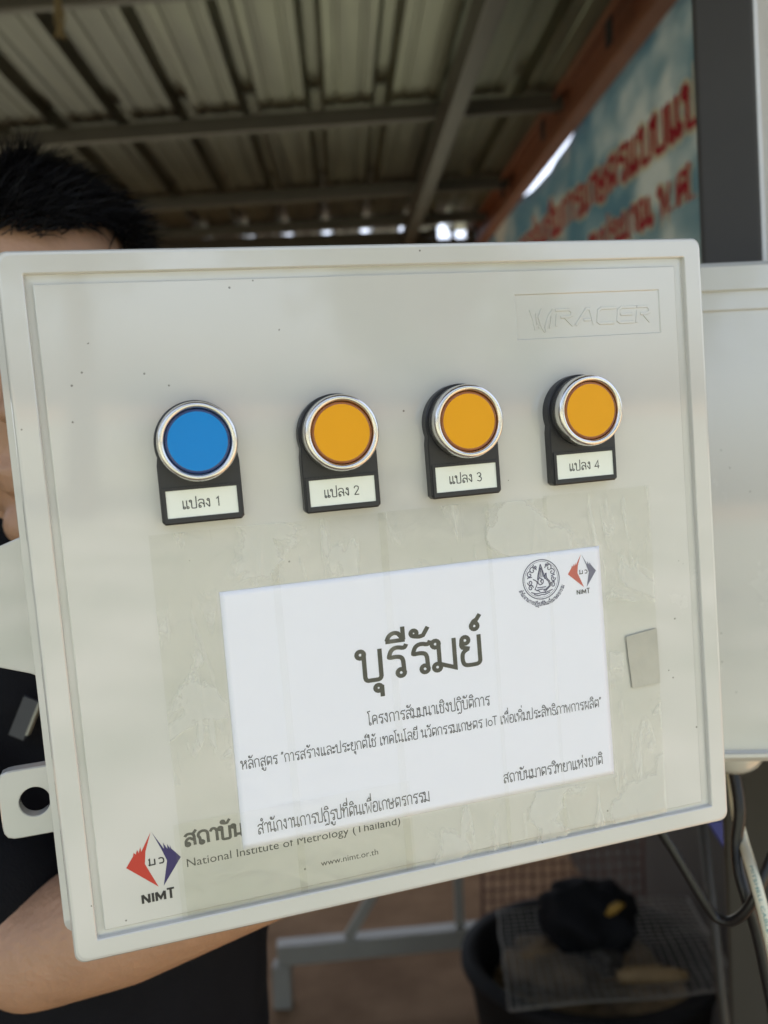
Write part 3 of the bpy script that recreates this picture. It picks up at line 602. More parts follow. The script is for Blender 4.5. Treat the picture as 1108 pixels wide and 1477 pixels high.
# measured on the logo: red half and navy half with sawtooth upper edges
def logo(mb, f, cx, cy, s, mr, mn, mk):
    T = lambda pts: [(cx + x * s, cy + y * s) for x, y in pts]
    tri = [[(-10.3, 0), (-4.2, 8.0 - 3.2), (-5.3, 7.2)], ]
    red = [(-10.3, -.2), (-3.2, .0), (.9, -10)]
    poly(mb, f, T([(-10.3, -.1), (.9, -10), (-3.3, .1)]), mr, .00004)
    poly(mb, f, T([(-10.3, -.1), (-3.3, .1), (-2.6, 5.0), (-4.2, 5.1), (-6.0, 4.6), (-7.4, 3.9)]), mr, .00004)
    poly(mb, f, T([(-2.6, 5.0), (0, 12.2), (-4.2, 5.1)]), mr, .00004)
    for a, b, c in (((-4.2, 5.1), (-4.3, 7.2), (-5.2, 4.85)), ((-5.2, 4.85), (-5.6, 6.3), (-6.3, 4.5)), ((-6.3, 4.5), (-7.0, 5.4), (-7.4, 3.9))): poly(mb, f, T([a, b, c]), mr, .00004)
    poly(mb, f, T([(10.3, .1), (5.0, -.3), (2.8, -10)]), mn, .00004)
    poly(mb, f, T([(10.3, .1), (7.0, 4.2), (5.6, 4.3), (4.3, 4.6), (3.2, 5.0), (5.0, -.3)]), mn, .00004)
    poly(mb, f, T([(3.2, 5.0), (4.3, 4.6), (0.3, 12.2)]), mn, .00004)
    for a, b, c in (((4.3, 4.6), (5.6, 4.3), (4.1, 7.2)), ((5.6, 4.3), (6.6, 4.25), (5.6, 6.3)), ((6.6, 4.25), (7.0, 4.2), (6.6, 5.8))): poly(mb, f, T([a, b, c]), mn, .00004)
    # the two small letter shapes between the halves
    for pts in ([(-1.9, 1.2), (-1.5, 1.5), (-1.5, -.8), (.3, -.8)], [(.4, 1.4), (.4, -1.0)], [(-2.0, -.6), (-1.4, -1.1)]): ribbon(mb, T(pts), .55 * s, f, mk, .00005 + 3e-6 * len(pts))
    ribbon(mb, T(chaikin([(1.9, 1.1), (2.6, 1.4), (3.7, 1.1), (3.8, -.4), (2.9, -1.0), (2.0, -.7)])), .55 * s, f, mk, .00005)
m = MB(); logo(m, pl, -112.6, -99.6, 1.0, 0, 1, 2); letter(m, 'NIMT', pl, -118.4, -115.1, 3.5, .23, 12.6, 2); m.build('printed_logo', [M_red, M_navy, M_ink], box, bevel=None)
m = MB(); letter(m, 'สถาบันมาตรวิทยาแห่งชาติ', pl, -100.6, -95.8, 5.2, .2, 88, 0)
latin(m, 'National Institute of Metrology (Thailand)', pl, -100.3, -104.1, 87.2, 3.3, 0, .00005, .0)
latin(m, 'www.nimt.or.th', pl, -47.8, -115, 24.2, 2.5, 0, .00005, .0); m.build('printed_lettering', M_ink, box, bevel=None)

# mounting tabs behind the left edge
def tab(cx, cy, w_, h_, hole, z):
    n = 48; m = MB(); outer = []; r = .35
    for k in range(n):
        a = 2 * math.pi * (k + .5) / n; c, s_ = math.cos(a), math.sin(a); e = 7
        t = 1 / ((abs(c) / (w_ / 2)) ** e + (abs(s_) / (h_ / 2)) ** e) ** (1 / e); outer.append((cx + c * t, cy + s_ * t))
    inner = [(cx + hole * math.cos(2 * math.pi * (k + .5) / n), cy + hole * math.sin(2 * math.pi * (k + .5) / n)) for k in range(n)]
    v3 = lambda p, zz: Vector((p[0], p[1], zz)) * mm
    sc = lambda ps, f: [(cx + (p[0] - cx) * f, cy + (p[1] - cy) * f) for p in ps]
    L_ = [[v3(p, z - 6) for p in inner], [v3(p, z - 6) for p in outer], [v3(p, z - .6) for p in outer], [v3(p, z) for p in sc(outer, .965)], [v3(p, z) for p in sc(inner, 1.05)], [v3(p, z - .4) for p in inner], [v3(p, z - 6) for p in inner]]
    m.loft(L_, False, False); m.build('mounting_tab', M_box, box)
BI = MBX.inverted()
def boxpx(px, py, z):                     # pixel -> point on the plane z (mm) of the box
    n = MBX.to_3x3() @ Vector((0, 0, 1)); return BI @ on_plane(px, py, MBX @ Vector((0, 0, z * mm)), n)
tc_ = boxpx(41, 1158, -40) / mm
tab(tc_.x + 2.5, tc_.y, 27, 29, 6.1, -40)
# wide plate higher up
m = MB(); pp = [boxpx(*q, -40) for q in ((-70, 818), (30, 774), (80, 770), (80, 985), (44, 972), (-60, 952))]
m.loft([[p + Vector((0, 0, -.003)) for p in pp], pp]); m.build('mounting_plate', M_box, box, bevel=.0006)

# push buttons: one part each, bezel, lens and legend card are its sub-parts
def push_button(cx, cy, num, lens_mats, label):
    m = MB(); n = 40; out = []
    for k in range(n + 1):
        a = rad(-18 + 216 * k / n); out.append((15.6 * math.cos(a), 15.6 * math.sin(a)))
    out += [(-15.3, -8), (-15.3, -29.2), (-14.2, -30.4), (14.2, -30.4), (15.3, -29.2), (15.3, -8)]
    P = lambda ps, z, f=1: [Vector((x * f, y * f + (0 if f == 1 else -.1), z)) * mm for x, y in ps]
    m.loft([P(out, 0), P(out, 4.6), P(out, 5.2, .975)])
    # raised frame round the card
    for a, b, c, d in ((-14.4, -29.7, 14.4, -27.9), (-14.4, -17.6, 14.4, -16.6), (-14.4, -27.9, -13.2, -17.6), (13.2, -27.9, 14.4, -17.6)):
        m.box(((a + c) / 2 * mm, (b + d) / 2 * mm, 5.4 * mm), ((c - a) * mm, (d - b) * mm, .8 * mm))
    m.lathe([(14.6 * mm, 5.0 * mm), (14.6 * mm, 7.2 * mm), (13.2 * mm, 7.3 * mm)], n=56, smooth=False)
    b = m.build('push_button', M_black, box, Matrix.Translation((cx * mm, cy * mm, ZP * mm)))
    if label: b['label'] = label
    m = MB(); q = [(13.9, 7.0), (14.7, 7.6), (14.8, 11.5), (14.65, 13.2), (14.1, 14.2), (13.3, 14.5), (12.6, 14.2), (12.15, 13.4), (12.1, 9)]
    m.lathe([(r * mm, z * mm) for r, z in q], n=72, cap=False); m.build('bezel', M_chrome, b)
    m = MB(); m.lathe([(r * mm, z * mm) for r, z in [(12.05, 9), (12.0, 12.6), (11.7, 13.2), (10.9, 13.3)]], n=64, mi=1, cap=False)
    m.lathe([(r * mm, z * mm) for r, z in [(10.9, 13.3), (10.75, 13.1), (10.4, 13.05), (.5, 13.06)]], n=64, mi=0, smooth=False); m.build('lens', lens_mats, b)
    m = MB(); m.box((0, -22.75 * mm, 5.35 * mm), (26.4 * mm, 10.3 * mm, .3 * mm))
    letter(m, 'แปลง ' + num, lambda x, y, l: Vector((x * mm, y * mm, 5.5 * mm + l)), -7.6, -24.7, 3.1, .115, 14.6, 1)
    m.build('legend_card', [M_card, M_ink], b)
push_button(-81.2, 60.6, '1', [M_blue, M_blue_rim], 'push button with blue lens and card number 1')
push_button(-26.9, 59.7, '2', [M_orange, M_orange_rim], 'push button with orange lens and card number 2')
push_button(25.2, 60.4, '3', [M_orange, M_orange_rim], 'push button with orange lens and card number 3')
push_button(79.3, 61.0, '4', [M_orange, M_orange_rim], 'push button with orange lens and card number 4')

# ---- the taped paper
sign = empty('paper_sign', MBX @ Matrix.Translation((0, -101 * mm, ZP * mm)))
tag(sign, 'white printed paper sheet stuck under clear tape on the front of the control box', 'paper sign')
SY = 101 * mm
def crease(x, y):                          # gentle real undulation of the sheet, mm
    v = Vector((x * .03, y * .012, 4)); return .24 + .09 * noise.noise(v) + .05 * noise.noise(Vector((x * .11, y * .05, 8)))
c4 = [(-77.9, 2.1), (86.4, 2.2), (87.2, -100.8), (-78.3, -101.6)]
nx, ny = 70, 44; vs = []; fs = []
def pxy(u, v):
    a = Vector(c4[0]).lerp(Vector(c4[1]), u); b = Vector(c4[3]).lerp(Vector(c4[2]), u); return a.lerp(b, v)
for j in range(ny + 1):
    for i in range(nx + 1):
        p = pxy(i / nx, j / ny); vs.append(Vector((p.x * mm, p.y * mm + SY, crease(p.x, p.y) * mm)))
fs = [(j * (nx + 1) + i, (j + 1) * (nx + 1) + i, (j + 1) * (nx + 1) + i + 1, j * (nx + 1) + i + 1) for j in range(ny) for i in range(nx)]
m = MB(); m.add(vs, fs, 0, True); sh = m.build('sheet', M_paper, sign, bevel=None)
so = sh.modifiers.new('sheet', 'SOLIDIFY'); so.thickness = .00005; so.offset = -1
pf = lambda x, y, l: Vector((x * mm, y * mm + SY, crease(x, y) * mm + .00003 + l))
m = MB()
letter(m, 'บุรีรัมย์', pf, -25.6, -41.6, 12.6, .138, 55.0, 1)
letter(m, 'โครงการสัมมนาเชิงปฏิบัติการ', pf, -23.4, -60.0, 3.9, .108, 54, 0)
letter(m, 'หลักสูตร “การสร้างและประยุกต์ใช้ เทคโนโลยี นวัตกรรมเกษตร IoT เพื่อเพิ่มประสิทธิภาพการผลิต”', pf, -76, -69.2, 3.5, .11, 159, 0)
letter(m, 'สำนักงานการปฏิรูปที่ดินเพื่อเกษตรกรรม', pf, -72, -96.5, 4.2, .11, 72.6, 0)
letter(m, 'สถาบันมาตรวิทยาแห่งชาติ', pf, 34, -95.2, 3.9, .11, 48, 0)
m.build('lettering', [M_ink_soft, M_ink_big], sign, bevel=None)
m = MB(); logo(m, pf, 77.4, -8.5, .66, 0, 1, 2); letter(m, 'NIMT', pf, 74.3, -17.9, 1.9, .2, 6.4, 2)
# round seal: ring, spire, scrolls and curved writing beneath
ec, er = (57.9, -9.2), 8.5
ring(m, ec[0], ec[1], er, .42, pf, 3, .00004, 72); ring(m, ec[0], ec[1], er - .75, .16, pf, 3, .000042, 72)
E = lambda pts: [(ec[0] + x * er, ec[1] + y * er) for x, y in chaikin(pts)]
def spiral(cx, cy, r, turns, ph, sg=1):
    return [(cx + sg * r * (1 - t / 16) * math.cos(ph + turns * 6.283 * t / 16), cy + r * (1 - t / 16) * math.sin(ph + turns * 6.283 * t / 16)) for t in range(15)]
seal = [[(-.12, .1), (-.06, .5), (0, .84), (.06, .5), (.12, .1)], [(0, .1), (0, .6)], [(-.2, .0), (-.14, .4), (-.02, .72)], [(.2, 0), (.14, .4), (.02, .72)],
        [(-.1, .1), (-.22, -.1), (-.1, -.3), (.12, -.2), (.1, .05), (-.1, .1)], [(-.45, .05), (-.2, -.1), (-.3, -.35), (-.42, -.55), (-.1, -.62)], [(.25, .3), (.2, .05), (.45, -.2), (.4, -.5), (.1, -.6)], [(.3, .3), (.28, .05), (.52, -.2), (.46, -.5), (.15, -.66)],
        [(-.6, -.6), (-.3, -.72), (0, -.66), (.3, -.72), (.6, -.58)], [(-.45, -.72), (-.2, -.82), (0, -.76), (.2, -.82), (.45, -.7)], [(-.3, -.55), (-.1, -.5), (.1, -.5), (.3, -.55)], [(-.25, -.4), (0, -.42), (.25, -.4)],
        spiral(-.45, .5, .22, 1.4, 0), spiral(-.62, .3, .17, 1.4, 1), spiral(-.3, .66, .14, 1.3, 2), spiral(.45, .55, .22, 1.4, 0, -1), spiral(.62, .32, .18, 1.4, 1, -1), spiral(.34, .72, .12, 1.3, 2, -1),
        spiral(-.62, -.1, .15, 1.5, 3), spiral(-.6, -.38, .15, 1.6, 0), spiral(.66, -.02, .15, 1.5, 3, -1), spiral(.62, -.34, .16, 1.6, 0, -1), [(-.75, .1), (-.7, .2), (-.5, .16)], [(.76, .14), (.7, .2), (.55, .1)],
        [(-.7, -.24), (-.5, -.2), (-.46, -.3)], [(.74, -.2), (.56, -.16), (.5, -.3)], [(-.06, -.05), (.02, -.2)], [(.03, .0), (-.04, -.14)]]
for i, p in enumerate(seal): ribbon(m, E(p), .44, pf, 3, .00004 + 4e-6 * (i % 7))
R1 = er + 2.9
def arc(x, y, l):
    a = rad(200) + x; r = R1 - y; return pf(ec[0] + r * math.cos(a), ec[1] + r * math.sin(a), l)
letter(m, 'สำนักงานการปฏิรูปที่ดินเพื่อเกษตรกรรม', arc, 0, 0, 1.35, .2, rad(140), 3)
m.build('printed_emblem', [M_red2, M_navy2, M_ink, M_ink_em], sign, bevel=None)

# clear tape strips: real thin skins, wrinkled
def tape(xa, xb, ya, yb_, z, seed, tilt=0):
    nx, ny = int((xb - xa) / .6), int((ya - yb_) / 1.8); vs = []; rc_ = random.Random(seed * 13)
    cr = [(rc_.uniform(xa + 3, xb - 3), rc_.uniform(-.18, .18), rc_.uniform(.5, 1.1), rc_.uniform(ya - 20, ya + 5), rc_.uniform(25, 90), rc_.uniform(.15, .5)) for _ in range(5)]
    for j in range(ny + 1):
        for i in range(nx + 1):
            x = xa + (xb - xa) * i / nx; y = ya + (yb_ - ya) * j / ny + tilt * (x - xa)
            ed = .25 * noise.noise(Vector((y * .3, seed, 0))) if i in (0, nx) else 0
            w = .10 * noise.noise(Vector((x * .12, y * .03, seed))) + .10 * max(0, noise.noise(Vector((x * .25 + y * .1, y * .04, seed + 5)))) ** 1.5
            zz = z + w
            for c0_, sl_, wd_, yt_, ln_, am_ in cr:
                if yt_ - ln_ < y < yt_:
                    q = (x - c0_ - sl_ * (y - yt_) - 1.2 * noise.noise(Vector((y * .05, c0_, 1)))) / wd_; zz += am_ * math.exp(-q * q) * math.sin(math.pi * (yt_ - y) / ln_)
            if y < -122.4: zz -= min(1.2, (-122.4 - y) * .5)
            vs.append(Vector(((x + ed) * mm, y * mm + SY, zz * mm)))
    fs = [(j * (nx + 1) + i, (j + 1) * (nx + 1) + i, (j + 1) * (nx + 1) + i + 1, j * (nx + 1) + i + 1) for j in range(ny) for i in range(nx)]
    m = MB(); m.add(vs, fs, 0, True); return m.build('tape_strip', M_tape, sign, bevel=None)
tape(-102, -54, 26.8, -126.5, .42, 1); tape(-57, -9, 26.5, -126.8, .62, 2); tape(-12, 36, 26.6, -127, .42, 3); tape(34, 62.5, 25.6, -126.6, .82, 4); tape(61, 112.4, 26.4, -124, .6, 5)
tape(-104, -8, -86, -126.4, .95, 6)
m = MB(); q = [(96.7, -39.5), (112.2, -37.8), (112.5, -62.9), (98.4, -63.4), (98.0, -58), (97.2, -50)]
m.loft([[Vector((x * mm, y * mm + SY, z * mm)) for x, y in q] for z in (.88, .95)])
m.build('torn_tape_piece', mat('old_tape', (.45, .435, .365), .25, var=.2, vscale=60, bump=.2, bscale=200), sign)

# ------------------------------------------------------------------ the person behind the box
PX, PY = -.245, .66
def skin_mesh(nodes, edges, n=22):          # tapered round-ended limbs along a skeleton; fuse() grows them into one surface
    m = MB()
    for i, j in edges:
        (p, r), (q, s_) = nodes[i], nodes[j]; p, q = Vector(p), Vector(q); d = q - p; L = d.length; d.normalize()
        r = Vector(r if isinstance(r, tuple) else (r, r)); s_ = Vector(s_ if isinstance(s_, tuple) else (s_, s_))
        u = Vector((1, 0, 0)); u = (u - d * u.dot(d)); u = u.normalized() if u.length > .3 else d.orthogonal().normalized(); w = d.cross(u); loops = []
        st = [(-math.sin(a), math.cos(a), 0) for a in (1.5, 1.15, .75, .35)] + [(0, 1, k / 6) for k in range(7)] + [(math.sin(a), math.cos(a), 1) for a in (.35, .75, 1.15, 1.5)]
        for off, sc, t in st:
            rr = r.lerp(s_, t) * sc; c = p.lerp(q, t) + d * (off * min(r if t == 0 else s_))
            loops.append([c + u * (rr.x * math.cos(k * 6.28319 / n)) + w * (rr.y * math.sin(k * 6.28319 / n)) for k in range(n)])
        m.loft(loops)
    me = bpy.data.meshes.new('limbs'); me.from_pydata(m.v, [], m.f); bm = bmesh.new(); bm.from_mesh(me); bmesh.ops.recalc_face_normals(bm, faces=bm.faces); bm.to_mesh(me); bm.free(); return me
def fuse(name, meshes, voxel, material, parent, smooth_it=3):
    bm = bmesh.new()
    for me in meshes: bm.from_mesh(me)
    me = bpy.data.meshes.new(name); bm.to_mesh(me); bm.free(); o = bpy.data.objects.new(name, me); COL.objects.link(o)
    r = o.modifiers.new('r', 'REMESH'); r.mode = 'VOXEL'; r.voxel_size = voxel; r.use_smooth_shade = True
    s_ = o.modifiers.new('sm', 'SMOOTH'); s_.iterations = smooth_it; s_.factor = .5
    bpy.context.view_layer.update(); nm = bpy.data.meshes.new_from_object(o.evaluated_get(bpy.context.evaluated_depsgraph_get())); bpy.data.objects.remove(o)
    nm.name = name; nm.materials.clear(); nm.materials.append(material); nm.polygons.foreach_set('use_smooth', [True] * len(nm.polygons))
    ob = bpy.data.objects.new(name, nm); COL.objects.link(ob)
    if parent: ob.parent = parent
    return ob
def ball(c, r, M=None, seg=28):
    bm = bmesh.new(); bmesh.ops.create_uvsphere(bm, u_segments=seg, v_segments=seg // 2, radius=1)
    T = Matrix.Translation(c) @ (M or Matrix()) @ Matrix.Diagonal((*r, 1)); bm.transform(T); me = bpy.data.meshes.new('ball'); bm.to_mesh(me); bm.free(); return me
person = empty('person', (PX, PY, 0))
tag(person, 'person in a black short sleeved shirt standing behind the control box and holding it', 'person')
Lp = lambda p: Vector(p) - Vector((PX, PY, 0))
HC = Vector((-.236, .615, 1.632)); HR = Matrix.Rotation(rad(12), 4, 'Z') @ Matrix.Rotation(rad(9), 4, 'X')
hp = lambda x, y, z: HC + HR.to_3x3() @ Vector((x, y, z))     # head space: -y is the face
elb, wri = at(48, 1368, .505), at(500, 1205, .478)
elb2, wri2 = Vector((.06, .80, 1.27)), Vector((.055, .485, 1.385))
sh1, sh2 = Vector((-.425, .665, 1.425)), Vector((-.055, .675, 1.425))
nodes = [((PX, PY, .96), (.14, .10)), ((PX, PY, 1.12), (.125, .095)), ((PX, PY + .005, 1.30), (.145, .105)), ((PX, PY + .01, 1.42), (.12, .08)), ((PX + .005, PY, 1.50), .055), (hp(0, .02, -.08), .055),
         (sh1, .06), (sh1.lerp(elb, .5), .047), (elb, .034), (elb.lerp(wri, .3), .037), (wri, .026),
         (sh2, .06), (sh2.lerp(elb2, .5), .047), (elb2, .043), (elb2.lerp(wri2, .4), .04), (wri2, .027),
         ((PX - .09, PY, .86), .085), ((PX - .1, PY, .5), .055), ((PX - .1, PY + .01, .3), .055), ((PX - .1, PY + .02, .09), .036), ((PX - .11, PY - .12, .04), .035),
         ((PX + .09, PY, .86), .085), ((PX + .1, PY, .5), .055), ((PX + .1, PY + .01, .3), .055), ((PX + .1, PY + .02, .09), .036), ((PX + .11, PY - .12, .04), .035)]
edges = [(0, 1), (1, 2), (2, 3), (3, 4), (4, 5), (3, 6), (6, 7), (7, 8), (8, 9), (9, 10), (3, 11), (11, 12), (12, 13), (13, 14), (14, 15), (0, 16), (16, 17), (17, 18), (18, 19), (19, 20), (0, 21), (21, 22), (22, 23), (23, 24), (24, 25)]
nodes = [(Lp(n[0]), n[1]) for n in nodes]
parts = [skin_mesh(nodes, edges)]
parts.append(ball(Lp(hp(0, .012, .02)), (.074, .094, .09), HR)); parts.append(ball(Lp(hp(0, -.028, -.055)), (.056, .058, .075), HR))
parts.append(ball(Lp(hp(0, -.088, -.035)), (.012, .017, .026), HR)); parts.append(ball(Lp(hp(0, -.1, -.047)), (.017, .012, .011), HR))
for s_ in (-1, 1):
    parts.append(ball(Lp(hp(s_ * .078, .012, -.025)), (.01, .02, .031), HR)); parts.append(ball(Lp(hp(s_ * .03, -.078, .005)), (.024, .012, .008), HR)); parts.append(ball(Lp(hp(s_ * .036, -.066, -.045)), (.024, .02, .022), HR))
parts.append(ball(Lp(hp(0, -.083, -.085)), (.024, .01, .006), HR)); parts.append(ball(Lp(hp(0, -.079, -.096)), (.021, .011, .007), HR)); parts.append(ball(Lp(hp(0, -.066, -.122)), (.024, .02, .017), HR))
# hands: palm with four fingers and a thumb, flat under the back of the box
nrm = MBX.to_3x3() @ Vector((0, 0, 1)); ux = MBX.to_3x3() @ Vector((1, 0, 0)); uy = MBX.to_3x3() @ Vector((0, 1, 0))
for w_, sd, fd in ((wri, 1, (ux * .5 + uy * .85).normalized()), (wri2, -1, (uy * .96 + ux * .1).normalized())):
    sx_ = fd.cross(nrm).normalized() * sd; pc = w_ + fd * .05
    parts.append(skin_mesh([(Lp(w_), .024), (Lp(w_ + fd * .03), .021)], [(0, 1)]))
    for k in range(4): parts.append(skin_mesh([(Lp(w_ + fd * .02 + sx_ * (.012 - .008 * k)), .017), (Lp(w_ + fd * .085 + sx_ * (.029 - .0195 * k)), .012)], [(0, 1)]))
    for k, ln in enumerate((.068, .077, .072, .055)):
        b0 = w_ + fd * .08 + sx_ * (.029 - .0195 * k); f2 = (fd + sx_ * (.10 - .07 * k)).normalized()
        parts.append(skin_mesh([(Lp(b0), .0092), (Lp(b0 + f2 * ln * .5 + nrm * -.003), .0088), (Lp(b0 + f2 * ln * .8 + nrm * .001), .008), (Lp(b0 + f2 * ln + nrm * .006), .007)], [(0, 1), (1, 2), (2, 3)]))
    b0 = w_ + fd * .03 + sx_ * .024; f2 = (fd * .7 + sx_ * .75).normalized()
    parts.append(skin_mesh([(Lp(b0), .014), (Lp(b0 + f2 * .035), .011), (Lp(b0 + f2 * .062 + fd * .008), .009)], [(0, 1), (1, 2)]))
body = fuse('body', parts, .0048, M_skin, person, 4)
for s_ in (-1, 1):
    e = ball(Lp(hp(s_ * .031, -.0775, -.014)), (.0125, .009, .008), HR, 16); e.materials.append(mat('eye', (.05, .035, .03), .15)); o = bpy.data.objects.new('eye', e); COL.objects.link(o); o.parent = person
# shirt
sl1, sl2 = sh1.lerp(elb, .86), sh2.lerp(elb2, .8)
snodes = [((PX - .01, PY, .90), (.155, .12)), ((PX - .01, PY, 1.10), (.148, .12)), ((PX - .005, PY + .005, 1.30), (.165, .122)), ((PX, PY + .01, 1.43), (.135, .09)), ((PX + .003, PY + .005, 1.475), (.075, .07)),
          (sh1 + Vector((0, 0, .005)), .075), (sh1.lerp(elb, .45), .07), (sl1, .052), (sh2 + Vector((0, 0, .005)), .075), (sh2.lerp(elb2, .45), .07), (sl2, .066)]
smesh = skin_mesh([(Lp(n[0]), n[1]) for n in snodes], [(0, 1), (1, 2), (2, 3), (3, 4), (3, 5), (5, 6), (6, 7), (3, 8), (8, 9), (9, 10)])
shirt = fuse('shirt', [smesh], .008, M_shirt, person, 2)
for v in shirt.data.vertices:
    c = v.co; n = v.normal; v.co = c + n * (.007 * noise.noise(Vector((c.x * 9, c.y * 9, c.z * 14))) + .004 * noise.noise(Vector((c.x * 26 + c.z * 12, c.y * 20, c.z * 22))))
tn = [((PX - .005, PY, 1.0), (.148, .118)), ((PX - .002, PY, .88), (.178, .128)), ((PX - .09, PY, .8), .108), ((PX - .1, PY, .5), .075), ((PX - .1, PY + .02, .08), .065), ((PX + .09, PY, .8), .108), ((PX + .1, PY, .5), .075), ((PX + .1, PY + .02, .08), .065)]
fuse('trousers', [skin_mesh([(Lp(n[0]), n[1]) for n in tn], [(0, 1), (1, 2), (2, 3), (3, 4), (1, 5), (5, 6), (6, 7)])], .01, M_trouser, person)
for s_ in (-1, 1):
    m = MB(); cx = s_ * .105
    m.loft([[Vector((cx + x * f * .05, -.06 + y * f * .14, z)) for x, y in [(math.cos(a) * (1 - .12 * math.sin(a)), math.sin(a)) for a in [6.283 * k / 24 for k in range(24)]]] for z, f in ((.001, 1), (.03, 1.0), (.06, .9), (.085, .72))], smooth=True)
    m.build('shoe', M_black, person)
# hair: scalp cap plus many short locks
m = MB(); rnd = random.Random(3)
def hairline(th, ph): return True
def scalp(a, z):                           # a: azimuth (0 = face), z in -1..1
    r = math.sqrt(max(0, 1 - z * z)); return Vector((.079 * r * math.sin(a), .012 - .099 * r * math.cos(a), .02 + .096 * z))
def zmin(a):
    a = abs((a + math.pi) % (2 * math.pi) - math.pi); return .50 - .08 * math.cos(a * 3) * (a < 1.0) if a < .95 else (.50 - 1.0 * min(1, (a - .95) / .5))
NA, NZ = 64, 24; loops = []
for j in range(NZ + 1):
    loops.append([Lp(HC + HR.to_3x3() @ scalp(2 * math.pi * i / NA, (lambda z0: z0 + (.999 - z0) * j / NZ)(min(.8, zmin(2 * math.pi * i / NA) + .13 + .03 * math.sin(i * 2.3))))) for i in range(NA)])
m.loft(loops, False, True, smooth=True)
for k in range(11000):
    a = rnd.uniform(-math.pi, math.pi); z0 = zmin(a); z = z0 + rnd.uniform(-.03, .05) + (1 - z0) * rnd.random() ** .95; z = min(z, .995)
    p = scalp(a, z); nrm_ = Vector((p.x / .079 ** 2, (p.y - .012) / .099 ** 2, (p.z - .02) / .096 ** 2)).normalized()
    comb = Vector((.55 + .3 * math.sin(a), -.35, .25)); comb = (comb - nrm_ * comb.dot(nrm_)); ln = rnd.uniform(.014, .032) * (1.1 if z > .5 else .75)
    t = (nrm_ * rnd.uniform(.12, .5) + comb * .95 + Vector((rnd.uniform(-.35, .35), rnd.uniform(-.35, .35), rnd.uniform(-.2, .3)))).normalized()
    t2 = (t + Vector((0, -.1, -.35)) + comb * .3).normalized(); sd = t.cross(nrm_).normalized() * rnd.uniform(.0003, .0007)
    q = [p - nrm_ * .002, p + t * ln * .5, p + t * ln * .5 + t2 * ln * .5]
    vs = [q[0] - sd, q[0] + sd, q[1] + sd * .8, q[1] - sd * .8, q[2]]
    m.add([Lp(HC + HR.to_3x3() @ v) for v in vs], [(0, 1, 2, 3), (3, 2, 4)])
m.build('hair', M_hair, person)
m = MB(); bc = at(36, 1035, .545)
m.box((0, 0, 0), (.010, .004, .026), Matrix.Rotation(rad(24), 4, 'Y')); m.box((.0058, -.0006, .002), (.0014, .005, .022), Matrix.Rotation(rad(24), 4, 'Y'), 1)
o = m.build('name_badge', [mat('badge_grey', (.035, .037, .045), .5), M_white_steel]); o.location = bc
tag(o, 'small dark grey badge with a pale edge clipped on the black shirt', 'badge')

# ------------------------------------------------------------------ behind the box, near the ground
tb = empty('table_frame', at(560, 1395, 2.7) * 1); tb.location.z = 0
tag(tb, 'white painted steel table frame standing on the brown earth floor', 'table')
tl = lambda p: Vector(p) - tb.location
ra, rb = at(400, 1372, 2.66), at(720, 1346, 2.74); ra.z = rb.z = (ra.z + rb.z) / 2
m = MB(); m.bar(tl(ra), tl(rb), .06, .06); m.build('base_rail', M_white_steel, tb, bevel=.004)
for p in (ra.lerp(rb, .02), ra.lerp(rb, .98)):
    m = MB(); m.bar(tl((p.x, p.y - .002, 0)), tl((p.x, p.y - .002, p.z - .031)), .056); m.build('foot', M_white_steel, tb, bevel=.004)
up = at(662, 1300, 2.73)
m = MB(); m.bar(tl((up.x, up.y, ra.z + .031)), tl((up.x, up.y, .80)), .028); m.build('upright', M_white_steel, tb, bevel=.003)
q0 = at(502, 1338, 2.69); q1 = at(546, 1265, 2.69)
m = MB(); d_ = (q1 - q0); m.bar(tl((q0.x, ra.y + .015, ra.z + .032)), tl(q0 + d_ * 4.2), .03); m.build('brace', M_white_steel, tb, bevel=.003)
m = MB(); m.box(tl(((ra.x + rb.x) / 2, ra.y + .02, .82)), (.8, .5, .035)); m.build('table_top', M_wood, tb, bevel=.004)

# black tub with litter, wire panels
tcx = at(850, 1420, 2.05); tub = empty('black_tub', Vector((tcx.x, tcx.y, 0)))
tag(tub, 'round black plastic tub filled with brown litter near the white table frame', 'tub')
rz = .42; m = MB(); m.lathe([(.22, 0), (.25, .2), (.285, rz), (.30, rz + .004), (.30, rz + .022), (.262, rz + .022), (.24, .2), (.21, .015)], n=64); m.build('bucket', M_tub, tub)
m = MB(); n = 26; vs = []; fs = []
for j in range(n + 1):
    for i in range(n + 1):
        x, y = (i / n - .5) * .46, (j / n - .5) * .46; r = math.hypot(x, y)
        if r > .225: x, y = x * .225 / r, y * .225 / r
        vs.append((x, y, .355 + .05 * noise.noise(Vector((x * 8, y * 8, 1))) + .03 * noise.noise(Vector((x * 26, y * 26, 2)))))
fs = [(j * (n + 1) + i, j * (n + 1) + i + 1, (j + 1) * (n + 1) + i + 1, (j + 1) * (n + 1) + i) for j in range(n) for i in range(n)]
m.add(vs, fs, 0, True); m.build('litter', M_fill, tub, bevel=None)
